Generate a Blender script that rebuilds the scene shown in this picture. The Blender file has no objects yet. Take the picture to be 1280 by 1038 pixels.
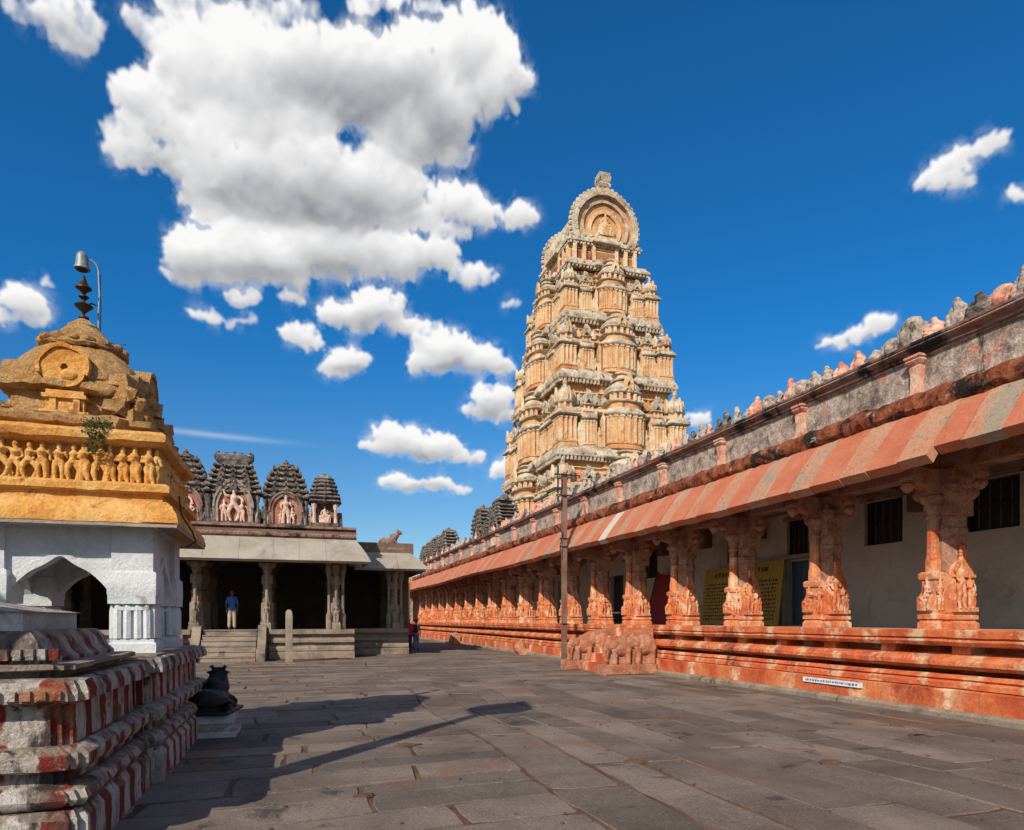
import bpy, math, random
from math import radians, sin, cos, pi
from mathutils import Vector, Matrix, noise
random.seed(7)
S = bpy.context.scene
COL = S.collection

# ------------------------------------------------------------------ camera, sky, sun, exposure
cam_d = bpy.data.cameras.new('camera')
cam = bpy.data.objects.new('camera', cam_d); COL.objects.link(cam)
cam.location = (0, 0, 1.6)
cam.rotation_euler = (radians(90), 0, radians(-17.56))
cam_d.sensor_width = 36; cam_d.lens = 24; cam_d.shift_y = 0.2
cam_d.clip_start = 0.05; cam_d.clip_end = 3000
S.camera = cam
SUN_EL = radians(35.2)
SH = Vector((0.66, 0.75, 0)).normalized()          # the way shadows fall on the ground
sd = Vector((SH.x*cos(SUN_EL), SH.y*cos(SUN_EL), -sin(SUN_EL)))
sun_d = bpy.data.lights.new('sun', 'SUN'); sun_d.energy = 5.0; sun_d.angle = radians(0.5); sun_d.color = (1.0, 0.91, 0.77)
sun = bpy.data.objects.new('sun', sun_d); COL.objects.link(sun)
sun.rotation_euler = sd.to_track_quat('-Z', 'Y').to_euler()
S.view_settings.view_transform = 'Standard'; S.view_settings.look = 'None'
S.view_settings.exposure = 0.0; S.view_settings.gamma = 1.0
S.view_settings.use_curve_mapping = False
W = bpy.data.worlds.new('World'); S.world = W; W.use_nodes = True

def cloud_pixels(WID=4608, HEI=1152):
    """cover and brightness of the clouds over the upper half of the sky, by azimuth and elevation"""
    import numpy as np
    def lat(seed, n=256):
        return np.random.RandomState(seed).rand(n, n).astype(np.float32)
    def vn(X, Y, f, seed):
        g = lat(seed); x = X*f+seed*13.7; y = Y*f+seed*7.3
        xi = np.floor(x).astype(np.int32); yi = np.floor(y).astype(np.int32); fx = (x-xi).astype(np.float32); fy = (y-yi).astype(np.float32)
        fx = fx*fx*fx*(fx*(fx*6-15)+10); fy = fy*fy*fy*(fy*(fy*6-15)+10)
        a = g[yi & 255, xi & 255]; b = g[yi & 255, (xi+1) & 255]; c = g[(yi+1) & 255, xi & 255]; d = g[(yi+1) & 255, (xi+1) & 255]
        return (a+(b-a)*fx)*(1-fy)+(c+(d-c)*fx)*fy
    def fbm(X, Y, f, o, seed, gain=.5, bil=False):
        s = 0; a = 1; t = 0
        for i in range(o):
            # turn each octave so that no grid shows
            c, q = math.cos(i*1.1+.4), math.sin(i*1.1+.4)
            n = vn(X*c-Y*q, X*q+Y*c, f*2.03**i, seed+i)
            if bil: n = 1-np.abs(n*2-1)
            s = s+a*n; t += a; a *= gain
        return s/t
    # lobes of the clouds: x, y, half width, half height, thickness, written in the photograph's pixels
    bl = [(300,95,75,48,1),(245,95,58,34,1),(370,92,80,42,1),(450,102,80,44,1),(520,95,60,36,1),(590,62,48,30,1),(625,95,46,30,.95),(545,130,60,34,1),(500,165,60,34,1),(565,190,22,14,.6),
          (185,125,42,24,.8),(215,150,40,24,.8),(160,165,32,14,.7),(175,195,46,14,.7),(300,160,70,40,1),(370,150,60,40,1),(300,215,82,42,1),(250,185,46,30,.95),(385,220,80,46,1),(455,240,66,40,1),(510,225,30,18,.8),
          (300,262,76,24,1),(250,318,42,30,1),(330,318,80,32,1),(410,312,70,30,1),(480,318,60,24,.95),(540,322,40,16,.85),(228,345,28,10,.8),(400,280,70,24,1),
          (520,268,42,16,.75),(570,250,40,20,.75),(600,270,30,16,.7),(648,272,28,12,.75),(590,345,38,12,.65),(560,290,40,12,.6),(225,58,34,14,.5),(195,40,40,20,.46),(245,14,56,18,.48),(330,20,46,14,.48),(375,15,30,14,.42),
          (90,20,38,22,.55),(85,50,30,12,.5),(30,12,26,14,.5),(25,375,34,18,.8),(20,400,44,9,.7),(55,395,14,9,.6),(255,392,30,7,.5),(285,400,28,6,.5),(302,374,20,11,.62),(362,372,20,9,.66),(432,452,34,15,.85),(410,462,22,9,.8),(378,422,30,12,.7),
          (430,398,40,16,.8),(470,385,34,24,.8),(500,405,36,12,.75),(530,412,24,8,.6),(560,435,44,20,.95),(600,450,40,16,.9),(535,455,38,12,.85),(625,460,20,9,.8),(612,500,26,18,.8),(600,516,26,8,.65),(632,520,18,10,.7),(495,548,36,16,1),(540,556,42,18,1),(580,568,24,9,.8),(470,560,24,9,.8),
          (505,606,34,9,.95),(545,608,34,9,.9),(578,612,14,6,.7),(1165,232,26,11,.7),(1185,212,22,10,.75),(1215,190,24,9,.75),(1245,172,18,9,.7),(1200,225,20,8,.6),(1272,250,24,10,.65),(1040,432,24,7,.6),(1068,424,30,10,.75),(1098,404,18,12,.7),
          (640,380,18,5,.5),(870,524,14,8,.6),(470,5,50,10,.5),(535,10,26,8,.5),(60,350,10,6,.45),(640,590,30,14,.55)]
    gl = [(480,110,100,30,.50),(400,110,60,24,.30),(545,150,50,22,.42),(330,235,95,20,.46),(430,250,60,30,.42),(300,345,80,9,.30),(430,332,80,12,.30),(190,200,34,10,.20),
          (380,175,70,14,.18),(525,575,60,7,.40),(525,614,50,5,.4),(575,462,60,6,.40),(432,466,34,5,.4),(460,412,60,8,.30),(615,518,30,8,.30),(1190,232,34,6,.2),(1065,438,44,5,.3),(22,400,44,7,.2),(300,120,60,16,.18)]
    th = 0.30648
    rs = np.random.RandomState(4)
    def px2ang(x, y):
        u = (x-640)/853; a = math.atan(u)
        return a+th, math.atan((775-y)/853*cos(a)), 1/(1+u*u)
    def puffs(lobes, H, T, toxy, sc):
        """billows piled on every lobe: a height field of overlapping balls"""
        shape = H.shape
        def ball(cx, cy, r, z, t):
            R = int(r)+2; x0 = max(0, int(cx)-R); x1 = min(shape[1], int(cx)+R+1); y0 = max(0, int(cy)-R); y1 = min(shape[0], int(cy)+R+1)
            if x1 <= x0 or y1 <= y0: return
            X = (np.arange(x0, x1, dtype=np.float32)-np.float32(cx))[None, :]; Y = (np.arange(y0, y1, dtype=np.float32)-np.float32(cy))[:, None]
            d = 1-(X*X+Y*Y)/(r*r); h = np.where(d > 0, z+r*np.sqrt(np.clip(d, 0, 1)), 0).astype(np.float32)
            np.maximum(H[y0:y1, x0:x1], h, out=H[y0:y1, x0:x1])
            np.maximum(T[y0:y1, x0:x1], np.where(d > 0, t*np.clip(d*1.3, 0, 1)**.8, 0), out=T[y0:y1, x0:x1])
        for (x, y, rx, ry, t) in lobes:
            cx, cy = toxy(x, y); rx = rx*sc; ry = ry*sc; r0 = min(rx, ry)
            n = int(10+26*rx/max(ry, 1)*min(1, r0/14))
            for i in range(n):
                a = rs.rand()*2*pi; q = math.sqrt(rs.rand())
                bx = cx+rx*q*cos(a)*.80; by = cy+ry*q*sin(a)*.60; r = r0*(.30+.34*rs.rand())*(1.12-.35*q)
                z = r0*.9*math.sqrt(max(0, 1-q*q)); ball(bx, by, r, z, t)
                for j in range(7):
                    b = rs.rand()*2*pi; r2 = r*(.25+.30*rs.rand()); ball(bx+r*.85*cos(b), by+r*.85*sin(b), r2, z+r*.35*rs.rand(), t)
        return H, T
    def blur(Z, r):
        for ax in (0, 1):
            c = np.cumsum(np.concatenate([np.repeat(np.take(Z, [0], ax), r+1, ax), Z, np.repeat(np.take(Z, [-1], ax), r, ax)], ax), ax, dtype=np.float64)
            n = Z.shape[ax]; Z = ((np.take(c, range(2*r+1, 2*r+1+n), ax)-np.take(c, range(0, n), ax))/(2*r+1)).astype(np.float32)
        return Z
    def finish(H, T, A, E, G, sc):
        w = [fbm(A, E, f, 4, sd, .55)-.5 for f, sd in ((26, 3), (26, 33), (90, 53), (90, 63))]
        iy, ix = np.indices(H.shape)
        jx = np.clip(ix+(w[0]*26+w[2]*15)*sc, 0, H.shape[1]-1).astype(np.int32); jy = np.clip(iy+(w[1]*20+w[3]*13)*sc, 0, H.shape[0]-1).astype(np.int32)
        H = blur(H, 1)[jy, jx]; T = blur(T, 1)[jy, jx]
        S = blur(blur(H, 2), 2); big = blur(blur(H, 9), 9)
        def slope(Z, d):
            return (np.roll(Z, -d, 0)-np.roll(Z, d, 0))/(2*d), (np.roll(Z, -d, 1)-np.roll(Z, d, 1))/(2*d)
        gy, gx = slope(S, 2); by, bx = slope(big, 6)
        rel = np.clip(-(gy*.55-gx*.16)*.16, -.10, .10)+np.clip(-(by*.8-bx*.15)*.30, -.22, .16)
        fine = fbm(A, E, 120, 4, 91, .6)-.5
        b = .88+rel-np.clip(G, 0, .6)*.50+fine*.07
        edge = fbm(A, E, 50, 6, 71, .62)
        th_ = T*(.88+1.5*(edge-.45))
        al = np.clip((th_-.10)/.52, 0, 1); al = al*al*(3-2*al)
        al = blur(al, 1); soft = blur(blur(T, 6), 6); al = np.maximum(al, np.clip((soft*1.5+(edge-.55)*2.2), 0, 1)*.55*np.clip(soft*3, 0, 1))
        b = np.clip(b, .3, 1.0); b = b+(1-np.clip(al*1.3, 0, 1))*(.97-b)
        return b, np.clip(al, 0, 1)
    out = np.zeros((HEI, WID, 4), np.float32); out[..., 3] = 1
    # the rest of the sky: scattered cumulus of the same kind, at a coarser grain
    q = 4; w4, h4 = WID//q, HEI//q
    A, E = np.meshgrid((np.arange(w4)+.5)/w4*2*pi-pi, (np.arange(h4)+.5)/h4*pi/2); A = A.astype(np.float32); E = E.astype(np.float32)
    lobes = []
    for i in range(34):
        az = th+.95+rs.rand()*(2*pi-1.9); e = .12+.95*rs.rand()**1.3; k = 14+46*rs.rand()
        for j in range(5): lobes.append((((az+pi) % (2*pi))/(2*pi)*w4+rs.randn()*k*.7, e/(pi/2)*h4+rs.randn()*k*.18, k*(.4+.4*rs.rand()), k*(.2+.2*rs.rand()), .7+.3*rs.rand()))
    H = np.zeros(A.shape, np.float32); T = H.copy(); puffs(lobes, H, T, lambda x, y: (x, y), 1.0)
    b, al = finish(H, T, A, E, np.zeros_like(A), .3)
    out[..., 0] = np.repeat(np.repeat(b, q, 0), q, 1); out[..., 1] = np.repeat(np.repeat(al, q, 0), q, 1)
    x0 = int((th-.85+pi)/(2*pi)*WID); x1 = int((th+.85+pi)/(2*pi)*WID); y1 = int(1.0/(pi/2)*HEI)
    A, E = np.meshgrid((np.arange(x0, x1)+.5)/WID*2*pi-pi, (np.arange(0, y1)+.5)/HEI*pi/2); A = A.astype(np.float32); E = E.astype(np.float32)
    K = WID/(2*pi)
    def toxy(x, y):
        a, e, k = px2ang(x, y); return (a+pi)*K-x0, e*K
    H = np.zeros(A.shape, np.float32); T = H.copy()
    for L_ in bl:
        a, e, k = px2ang(L_[0], L_[1])
        puffs([L_], H, T, toxy, K/853*math.sqrt(k)*1.0)
    # a gap of blue in the middle of the large cloud
    cx, cy = toxy(448, 172); iy, ix = np.indices(A.shape); T = T*(1-.95*np.exp(-(((ix-cx)/17)**2+((iy-cy)/14)**2)))
    G = np.zeros_like(A); wg = (fbm(A, E, 20, 4, 7)-.5)*.06
    for (x, y, rx, ry, s) in gl:
        a, e, k = px2ang(x, y); G = G+s*np.exp(-(((A+wg-a)/(rx/853*k))**2+((E+wg*.6-e)/(ry*1.15/853*math.sqrt(k)))**2)*.9)
    b, al = finish(H, T, A, E, G, .78)
    al = np.maximum(al, .28*np.exp(-(((A-px2ang(262, 545)[0])/.085)**2+((E-px2ang(262, 545)[1]+.012*(A-.0))/.0035)**2)))
    al = al*np.clip(E/.05, 0, 1)
    out[0:y1, x0:x1, 0] = b; out[0:y1, x0:x1, 1] = al
    return out

def build_world():
    nt = W.node_tree; N = nt.nodes; L = nt.links; N.clear()
    out = N.new('ShaderNodeOutputWorld'); bg = N.new('ShaderNodeBackground')
    sky = N.new('ShaderNodeTexSky'); sky.sky_type = 'NISHITA'; sky.sun_disc = False
    sky.sun_elevation = SUN_EL; sky.sun_rotation = math.atan2(-SH.x, -SH.y)
    sky.altitude = 500; sky.air_density = 1.0; sky.dust_density = 0.35; sky.ozone_density = 3.0
    tc = N.new('ShaderNodeTexCoord'); sp = N.new('ShaderNodeSeparateXYZ'); L.new(tc.outputs['Generated'], sp.inputs[0])
    def m(op, a, b=None, clamp=False):
        n = N.new('ShaderNodeMath'); n.operation = op; n.use_clamp = clamp
        for i, x in enumerate((a, b)):
            if x is None: continue
            if isinstance(x, (int, float)): n.inputs[i].default_value = x
            else: L.new(x, n.inputs[i])
        return n.outputs[0]
    def mix(f, a, b, mode='MIX'):
        n = N.new('ShaderNodeMix'); n.data_type = 'RGBA'; n.blend_type = mode
        for k, x in (('Factor', f), ('A', a), ('B', b)):
            if isinstance(x, (int, float)): n.inputs[k].default_value = x
            elif isinstance(x, tuple): n.inputs[k].default_value = (*x, 1)
            else: L.new(x, n.inputs[k])
        return n.outputs['Result']
    az = m('ARCTAN2', sp.outputs[0], sp.outputs[1]); el = m('ARCSINE', sp.outputs[2])
    # polarised, deeper blue higher up
    mr = N.new('ShaderNodeMapRange'); mr.interpolation_type = 'SMOOTHSTEP'; L.new(el, mr.inputs[0])
    mr.inputs[1].default_value = 0.0; mr.inputs[2].default_value = 0.42
    tint = mix(mr.outputs[0], (0.78, 0.93, 0.96), (0.13, 0.84, 1.32))
    col = mix(1.0, sky.outputs[0], tint, 'MULTIPLY')
    px = cloud_pixels(); h, w = px.shape[:2]
    im = bpy.data.images.new('clouds', w, h, alpha=False, float_buffer=False); im.colorspace_settings.name = 'Non-Color'
    im.pixels.foreach_set(px.ravel()); im.update()
    tx = N.new('ShaderNodeTexImage'); tx.image = im; tx.interpolation = 'Linear'; tx.extension = 'EXTEND'
    cb = N.new('ShaderNodeCombineXYZ'); L.new(m('ADD', m('DIVIDE', az, 2*pi), 0.5), cb.inputs[0]); L.new(m('DIVIDE', el, pi/2), cb.inputs[1])
    L.new(cb.outputs[0], tx.inputs[0])
    s2 = N.new('ShaderNodeSeparateColor'); L.new(tx.outputs[0], s2.inputs[0])
    br = m('POWER', s2.outputs[0], 1.25)
    cl = mix(br, (0.9, 1.1, 1.5), (9.6, 9.55, 9.5))
    res = mix(s2.outputs[1], col, cl)
    L.new(res, bg.inputs[0]); bg.inputs[1].default_value = 0.1
    L.new(bg.outputs[0], out.inputs[0])
    W.cycles.sampling_method = 'MANUAL'; W.cycles.sample_map_resolution = 512
build_world()

# ------------------------------------------------------------------ mesh builder
def nz(p, s=1.0, seed=0.0):
    return noise.noise_vector(Vector((p[0]*s+seed, p[1]*s-seed, p[2]*s+seed*.5)))
class MB:
    def __init__(s): s.v = []; s.f = []; s.m = []; s.mi = 0
    def face(s, idx): s.f.append(tuple(idx)); s.m.append(s.mi)
    def box(s, x0, x1, y0, y1, z0, z1, j=0.0, tx=0.0, ty=0.0):
        b = len(s.v)
        for z, t in ((z0, 0), (z1, 1)):
            for x, y in ((x0+tx*t, y0+ty*t), (x1-tx*t, y0+ty*t), (x1-tx*t, y1-ty*t), (x0+tx*t, y1-ty*t)):
                s.v.append((x+random.uniform(-j, j), y+random.uniform(-j, j), z+random.uniform(-j, j)))
        for q in ((3, 2, 1, 0), (4, 5, 6, 7), (0, 1, 5, 4), (1, 2, 6, 5), (2, 3, 7, 6), (3, 0, 4, 7)): s.face([b+i for i in q])
    def loft(s, rings, cap=True, close=False):
        b = len(s.v); n = len(rings[0])
        for r in rings: s.v.extend([tuple(p) for p in r])
        R = len(rings)
        for k in range(R-1 if not close else R):
            k2 = (k+1) % R
            for i in range(n):
                j = (i+1) % n
                s.face((b+k*n+i, b+k*n+j, b+k2*n+j, b+k2*n+i))
        if cap and not close:
            s.face([b+i for i in range(n)][::-1]); s.face([b+(R-1)*n+i for i in range(n)])
    def stack(s, cx, cy, prof, n=4, ry=1.0, rot=None, half=False):
        rot = (pi/n if rot is None else rot); k = 1/cos(pi/n) if n <= 8 else 1
        rings = []
        for r, z in prof:
            r = max(r, 1e-4)
            rings.append([(cx+r*k*cos(rot+2*pi*i/n), cy+r*k*ry*sin(rot+2*pi*i/n), z) for i in range(n)])
        s.loft(rings)
    def plan(s, cx, cy, pts, prof, L=None, sharp=True):
        rings = []
        for e, z in prof:
            base = [(cx+x+e*(1 if x > 0 else -1), cy+y+e*(1 if y > 0 else -1)) for x, y in pts]
            if L:
                q = []
                for i, p in enumerate(base):
                    p2 = base[(i+1) % len(base)]; o = pts[i]; o2 = pts[(i+1) % len(pts)]
                    k = max(1, int(round(math.hypot(o2[0]-o[0], o2[1]-o[1])/L)))
                    for t in range(k): q.append((p[0]+(p2[0]-p[0])*t/k, p[1]+(p2[1]-p[1])*t/k))
                base = q
            rings.append([(x, y, z) for x, y in base])
        s.loft(rings)
    def ext(s, prof, y0, y1, seg=1, ax='y'):
        rings = []
        for k in range(seg+1):
            y = y0+(y1-y0)*k/seg
            rings.append([(a, y, b) if ax == 'y' else (y, a, b) for a, b in prof])
        if ax == 'y': rings = rings[::-1]
        s.loft(rings)
    def ell(s, cx, cy, cz, rx, ry, rz, n=10, m=7):
        rings = []
        for k in range(m+1):
            t = pi*k/m; r = max(sin(t), 0.02)
            rings.append([(cx+rx*r*cos(2*pi*i/n), cy+ry*r*sin(2*pi*i/n), cz-rz*cos(t)) for i in range(n)])
        s.loft(rings)
    def tube(s, pts, rad, n=8):
        pts = [Vector(p) for p in pts]
        if not isinstance(rad, (list, tuple)): rad = [rad]*len(pts)
        rings = []
        for i, p in enumerate(pts):
            d = (pts[min(i+1, len(pts)-1)]-pts[max(i-1, 0)]).normalized()
            a = d.cross(Vector((0, 1, 0.01))); 
            if a.length < 0.2: a = d.cross(Vector((1, 0, 0)))
            a.normalize(); c = d.cross(a)
            rings.append([p+(a*cos(2*pi*k/n)+c*sin(2*pi*k/n))*rad[i] for k in range(n)])
        s.loft(rings)
    def arch(s, cx, y0, y1, cz, r0, r1, a0=0.0, a1=pi, n=14, kz=1.0, point=0.0):
        """a curved band standing in the x-z plane"""
        rings = []
        for k in range(n+1):
            t = a0+(a1-a0)*k/n
            bump = 1+point*max(0, sin(t))**6
            c, q = cos(t), sin(t)
            rings.append([(cx+c*r0, y0, cz+q*r0*kz*bump), (cx+c*r1, y0, cz+q*r1*kz*bump), (cx+c*r1, y1, cz+q*r1*kz*bump), (cx+c*r0, y1, cz+q*r0*kz*bump)])
        s.loft(rings)
    def add(s, me, mat):
        b = len(s.v)
        if isinstance(me, MB): V = me.v; F = me.f; M = me.m
        else: V = [v.co for v in me.vertices]; F = [tuple(p.vertices) for p in me.polygons]; M = [s.mi]*len(F)
        s.v.extend([tuple(mat @ Vector(v)) for v in V])
        for f, k in zip(F, M): s.f.append(tuple(b+i for i in f)); s.m.append(k)
    def rough(s, amp, sc=3.0, seed=0.0):
        s.v = [tuple(Vector(p)+nz(p, sc, seed)*amp+nz(p, sc*3.7, seed+9)*amp*.45) for p in s.v]; return s
    def mesh(s, name, mats, smooth=38, fix=True):
        me = bpy.data.meshes.new(name); me.from_pydata(s.v, [], s.f)
        if not isinstance(mats, (list, tuple)): mats = [mats]
        for q in mats: me.materials.append(q)
        for p, k in zip(me.polygons, s.m): p.material_index = k
        if fix:
            import bmesh
            bm = bmesh.new(); bm.from_mesh(me); bmesh.ops.recalc_face_normals(bm, faces=bm.faces); bm.to_mesh(me); bm.free()
        if smooth: me.shade_smooth(); me.set_sharp_from_angle(angle=radians(smooth))
        return me
    def build(s, name, mats, parent=None, loc=(0, 0, 0), **k):
        return inst(s.mesh(name, mats, **k), name, parent, loc)
def worldpos(o):
    p = Vector(o.location); q = o.parent
    while q: p = p+Vector(q.location); q = q.parent
    return p
def inst(me, name, parent=None, loc=(0, 0, 0), rz=0.0, sc=None, world=False):
    o = bpy.data.objects.new(name, me); COL.objects.link(o)
    o.location = loc
    if rz: o.rotation_euler = (0, 0, rz)
    if sc: o.scale = sc if isinstance(sc, tuple) else (sc, sc, sc)
    if parent: o.parent = parent
    return o
def wpart(mb, name, mats, parent, **k):
    """mesh given in world coordinates, made a child of parent (whose chain only has translations)"""
    c = worldpos(parent); mb.v = [(p[0]-c.x, p[1]-c.y, p[2]-c.z) for p in mb.v]
    return mb.build(name, mats, parent, **k)
def thing(name, loc, label, cat, group=None, rz=0.0):
    o = bpy.data.objects.new(name, None); COL.objects.link(o); o.location = loc; o.rotation_euler = (0, 0, rz)
    tag(o, label, cat, group); o.empty_display_size = .3; return o
def tag(o, label, cat, group=None):
    o['label'] = label; o['category'] = cat
    if group: o['group'] = group
    return o
def struct(o): o['kind'] = 'structure'; return o
def stuff(o): o['kind'] = 'stuff'; return o
def fuse(mb, vox, name, mats, smooth=60, disp=0.0, ratio=None, pits=0.0):
    me = mb.mesh('tmp', mats, smooth=0, fix=True)
    o = bpy.data.objects.new('tmp', me); COL.objects.link(o)
    r = o.modifiers.new('r', 'REMESH'); r.mode = 'VOXEL'; r.voxel_size = vox
    sm = o.modifiers.new('s', 'SMOOTH'); sm.iterations = 1; sm.factor = 0.5
    if ratio: d = o.modifiers.new('d', 'DECIMATE'); d.ratio = ratio
    dg = bpy.context.evaluated_depsgraph_get()
    m2 = bpy.data.meshes.new_from_object(o.evaluated_get(dg)); m2.name = name
    bpy.data.objects.remove(o); bpy.data.meshes.remove(me)
    m2.materials.clear(); m2.materials.append(mats if not isinstance(mats, (list, tuple)) else mats[0])
    if disp:
        for v in m2.vertices: v.co += nz(v.co, 9)*disp+nz(v.co, 24, 5)*pits
    m2.shade_smooth()
    if smooth: m2.set_sharp_from_angle(angle=radians(smooth))
    return m2
_mm = {}
def withmat(me, mat):
    k = (me.name, mat.name)
    if k not in _mm: c = me.copy(); c.materials.clear(); c.materials.append(mat); _mm[k] = c
    return _mm[k]

# ------------------------------------------------------------------ materials
def stone(name, cols, scale=1.2, bump=0.5, rough=0.9, grime=None, lichen=None, patch=None, fine=0.35, stripes=None, grain=1.0, rnd=0.0, bd=0.02, spec=0.25, courses=None, chips=None):
    M = bpy.data.materials.new(name); M.use_nodes = True
    nt = M.node_tree; N = nt.nodes; L = nt.links; N.clear()
    out = N.new('ShaderNodeOutputMaterial'); bs = N.new('ShaderNodeBsdfPrincipled'); L.new(bs.outputs[0], out.inputs[0])
    bs.inputs['Specular IOR Level'].default_value = spec
    geo = N.new('ShaderNodeNewGeometry'); P = geo.outputs['Position']
    def nn(sc, det=5, ro=0.62, vec=P, dist=0.0, off=(0, 0, 0), scl=(1, 1, 1)):
        mp = N.new('ShaderNodeMapping'); mp.inputs['Location'].default_value = off; mp.inputs['Scale'].default_value = scl; L.new(vec, mp.inputs[0])
        n = N.new('ShaderNodeTexNoise'); n.inputs['Scale'].default_value = sc; n.inputs['Detail'].default_value = det
        n.inputs['Roughness'].default_value = ro; n.inputs['Distortion'].default_value = dist; L.new(mp.outputs[0], n.inputs['Vector']); return n.outputs[0]
    def mr(v, a, b, c=0.0, d=1.0):
        n = N.new('ShaderNodeMapRange')
        for i, x in zip((1, 2, 3, 4), (a, b, c, d)): n.inputs[i].default_value = x
        L.new(v, n.inputs[0]); return n.outputs[0]
    def mt(op, a, b=None):
        n = N.new('ShaderNodeMath'); n.operation = op
        for i, x in enumerate((a, b)):
            if x is None: continue
            if isinstance(x, (int, float)): n.inputs[i].default_value = x
            else: L.new(x, n.inputs[i])
        return n.outputs[0]
    def mix(f, a, b, mode='MIX'):
        n = N.new('ShaderNodeMix'); n.data_type = 'RGBA'; n.blend_type = mode
        for k, x in (('Factor', f), ('A', a), ('B', b)):
            i = n.inputs[k]
            if isinstance(x, (int, float)): i.default_value = x
            elif isinstance(x, tuple): i.default_value = (*x, 1)
            else: L.new(x, i)
        return n.outputs['Result']
    base = nn(scale, 6, 0.65, dist=0.4)
    cr = N.new('ShaderNodeValToRGB'); e = cr.color_ramp.elements
    n = len(cols)
    for i, c in enumerate(cols):
        p = 0.34+0.32*i/max(1, n-1)
        if i < 2: e[i].position = p; e[i].color = (*c, 1)
        else: q = e.new(p); q.color = (*c, 1)
    if n == 1: e[1].color = (*cols[0], 1)
    L.new(base, cr.inputs[0]); C = cr.outputs[0]
    sep = N.new('ShaderNodeSeparateXYZ'); L.new(P, sep.inputs[0])
    nsep = N.new('ShaderNodeSeparateXYZ'); L.new(geo.outputs['Normal'], nsep.inputs[0])
    if stripes:                      # painted stripes: (axis, period, duty, colour, wear)
        axis, per, duty, scol, wear, edge = stripes
        if axis == 'xy':
            nx = mt('ABSOLUTE', nsep.outputs[0]); t = mt('GREATER_THAN', nx, 0.5)
            a = mt('ADD', mt('MULTIPLY', t, sep.outputs[1]), mt('MULTIPLY', mt('SUBTRACT', 1.0, t), mt('ADD', sep.outputs[0], 0.12)))
        else: a = sep.outputs[1]
        wob = mt('MULTIPLY', mt('SUBTRACT', nn(5, 3), 0.5), 0.14)
        fr = mt('FRACT', mt('DIVIDE', mt('ADD', a, wob), per))
        d = mt('ABSOLUTE', mt('SUBTRACT', fr, 0.5))
        f = mr(d, duty/2+edge, duty/2-edge)
        f = mt('MULTIPLY', f, mr(nn(3.2, 6, 0.7, off=(3, 9, 1)), wear-0.05, wear+0.06))
        C = mix(f, C, scol)
    if patch:
        for (pc, psc, th, sharp, scl) in patch:
            f = mr(nn(psc, 7, 0.68, off=(11, 5, 2), dist=0.6, scl=scl), th, th+sharp)
            C = mix(f, C, pc)
    if grime:
        gc, gsc, th, sharp = grime
        f = mr(nn(gsc, 7, 0.7, off=(1, 7, 3), scl=(1, 1, 0.28)), th, th+sharp)
        C = mix(f, C, gc)
    if lichen:
        lc, lo, hi = lichen
        f = mt('MULTIPLY', mr(nsep.outputs[2], 0.25, 0.75), mr(nn(6, 6, 0.7, off=(5, 2, 8)), lo, hi))
        C = mix(f, C, lc)
    g = mr(nn(22*grain, 6, 0.75), 0.3, 0.7, 1-fine, 1+fine*.8)
    cb = N.new('ShaderNodeCombineColor'); 
    for i in range(3): L.new(g, cb.inputs[i])
    C = mix(1.0, C, cb.outputs[0], 'MULTIPLY')
    if chips:                        # mortar / chip flecks
        f = mr(nn(chips[1], 4, 0.6, off=(20, 1, 4)), chips[2], chips[2]+0.04)
        C = mix(f, C, chips[0])
    if rnd:
        r = mr(geo.outputs['Random Per Island'], 0, 1, 1-rnd, 1+rnd)
        cb = N.new('ShaderNodeCombineColor')
        for i in range(3): L.new(r, cb.inputs[i])
        C = mix(1.0, C, cb.outputs[0], 'MULTIPLY')
    L.new(C, bs.inputs['Base Color'])
    if isinstance(rough, tuple): L.new(mr(nn(2.2, 5, .6, off=(8, 8, 8)), 0.35, 0.65, rough[0], rough[1]), bs.inputs['Roughness'])
    else: bs.inputs['Roughness'].default_value = rough
    if bump:
        h = mt('ADD', mt('MULTIPLY', nn(7*grain, 8, 0.72), 1.0), mt('MULTIPLY', nn(45*grain, 4, 0.7), 0.35))
        if courses:
            h = mt('ADD', h, mt('MULTIPLY', courses_h(N, L, P, courses), 1.0))
        b = N.new('ShaderNodeBump'); b.inputs['Strength'].default_value = bump; b.inputs['Distance'].default_value = bd*3
        L.new(h, b.inputs['Height']); L.new(b.outputs[0], bs.inputs['Normal'])
    return M
def plain(name, col, rough=0.6, metal=0.0):
    M = bpy.data.materials.new(name); M.use_nodes = True
    nt = M.node_tree; b = nt.nodes['Principled BSDF']
    n = nt.nodes.new('ShaderNodeTexNoise'); n.inputs['Scale'].default_value = 14; n.inputs['Detail'].default_value = 5
    g = nt.nodes.new('ShaderNodeNewGeometry'); nt.links.new(g.outputs['Position'], n.inputs['Vector'])
    r = nt.nodes.new('ShaderNodeValToRGB'); r.color_ramp.elements[0].position = .3; r.color_ramp.elements[1].position = .7
    r.color_ramp.elements[0].color = (*[c*.75 for c in col], 1); r.color_ramp.elements[1].color = (*[min(1, c*1.15) for c in col], 1)
    nt.links.new(n.outputs[0], r.inputs[0]); nt.links.new(r.outputs[0], b.inputs['Base Color'])
    b.inputs['Roughness'].default_value = rough; b.inputs['Metallic'].default_value = metal
    return M

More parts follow.
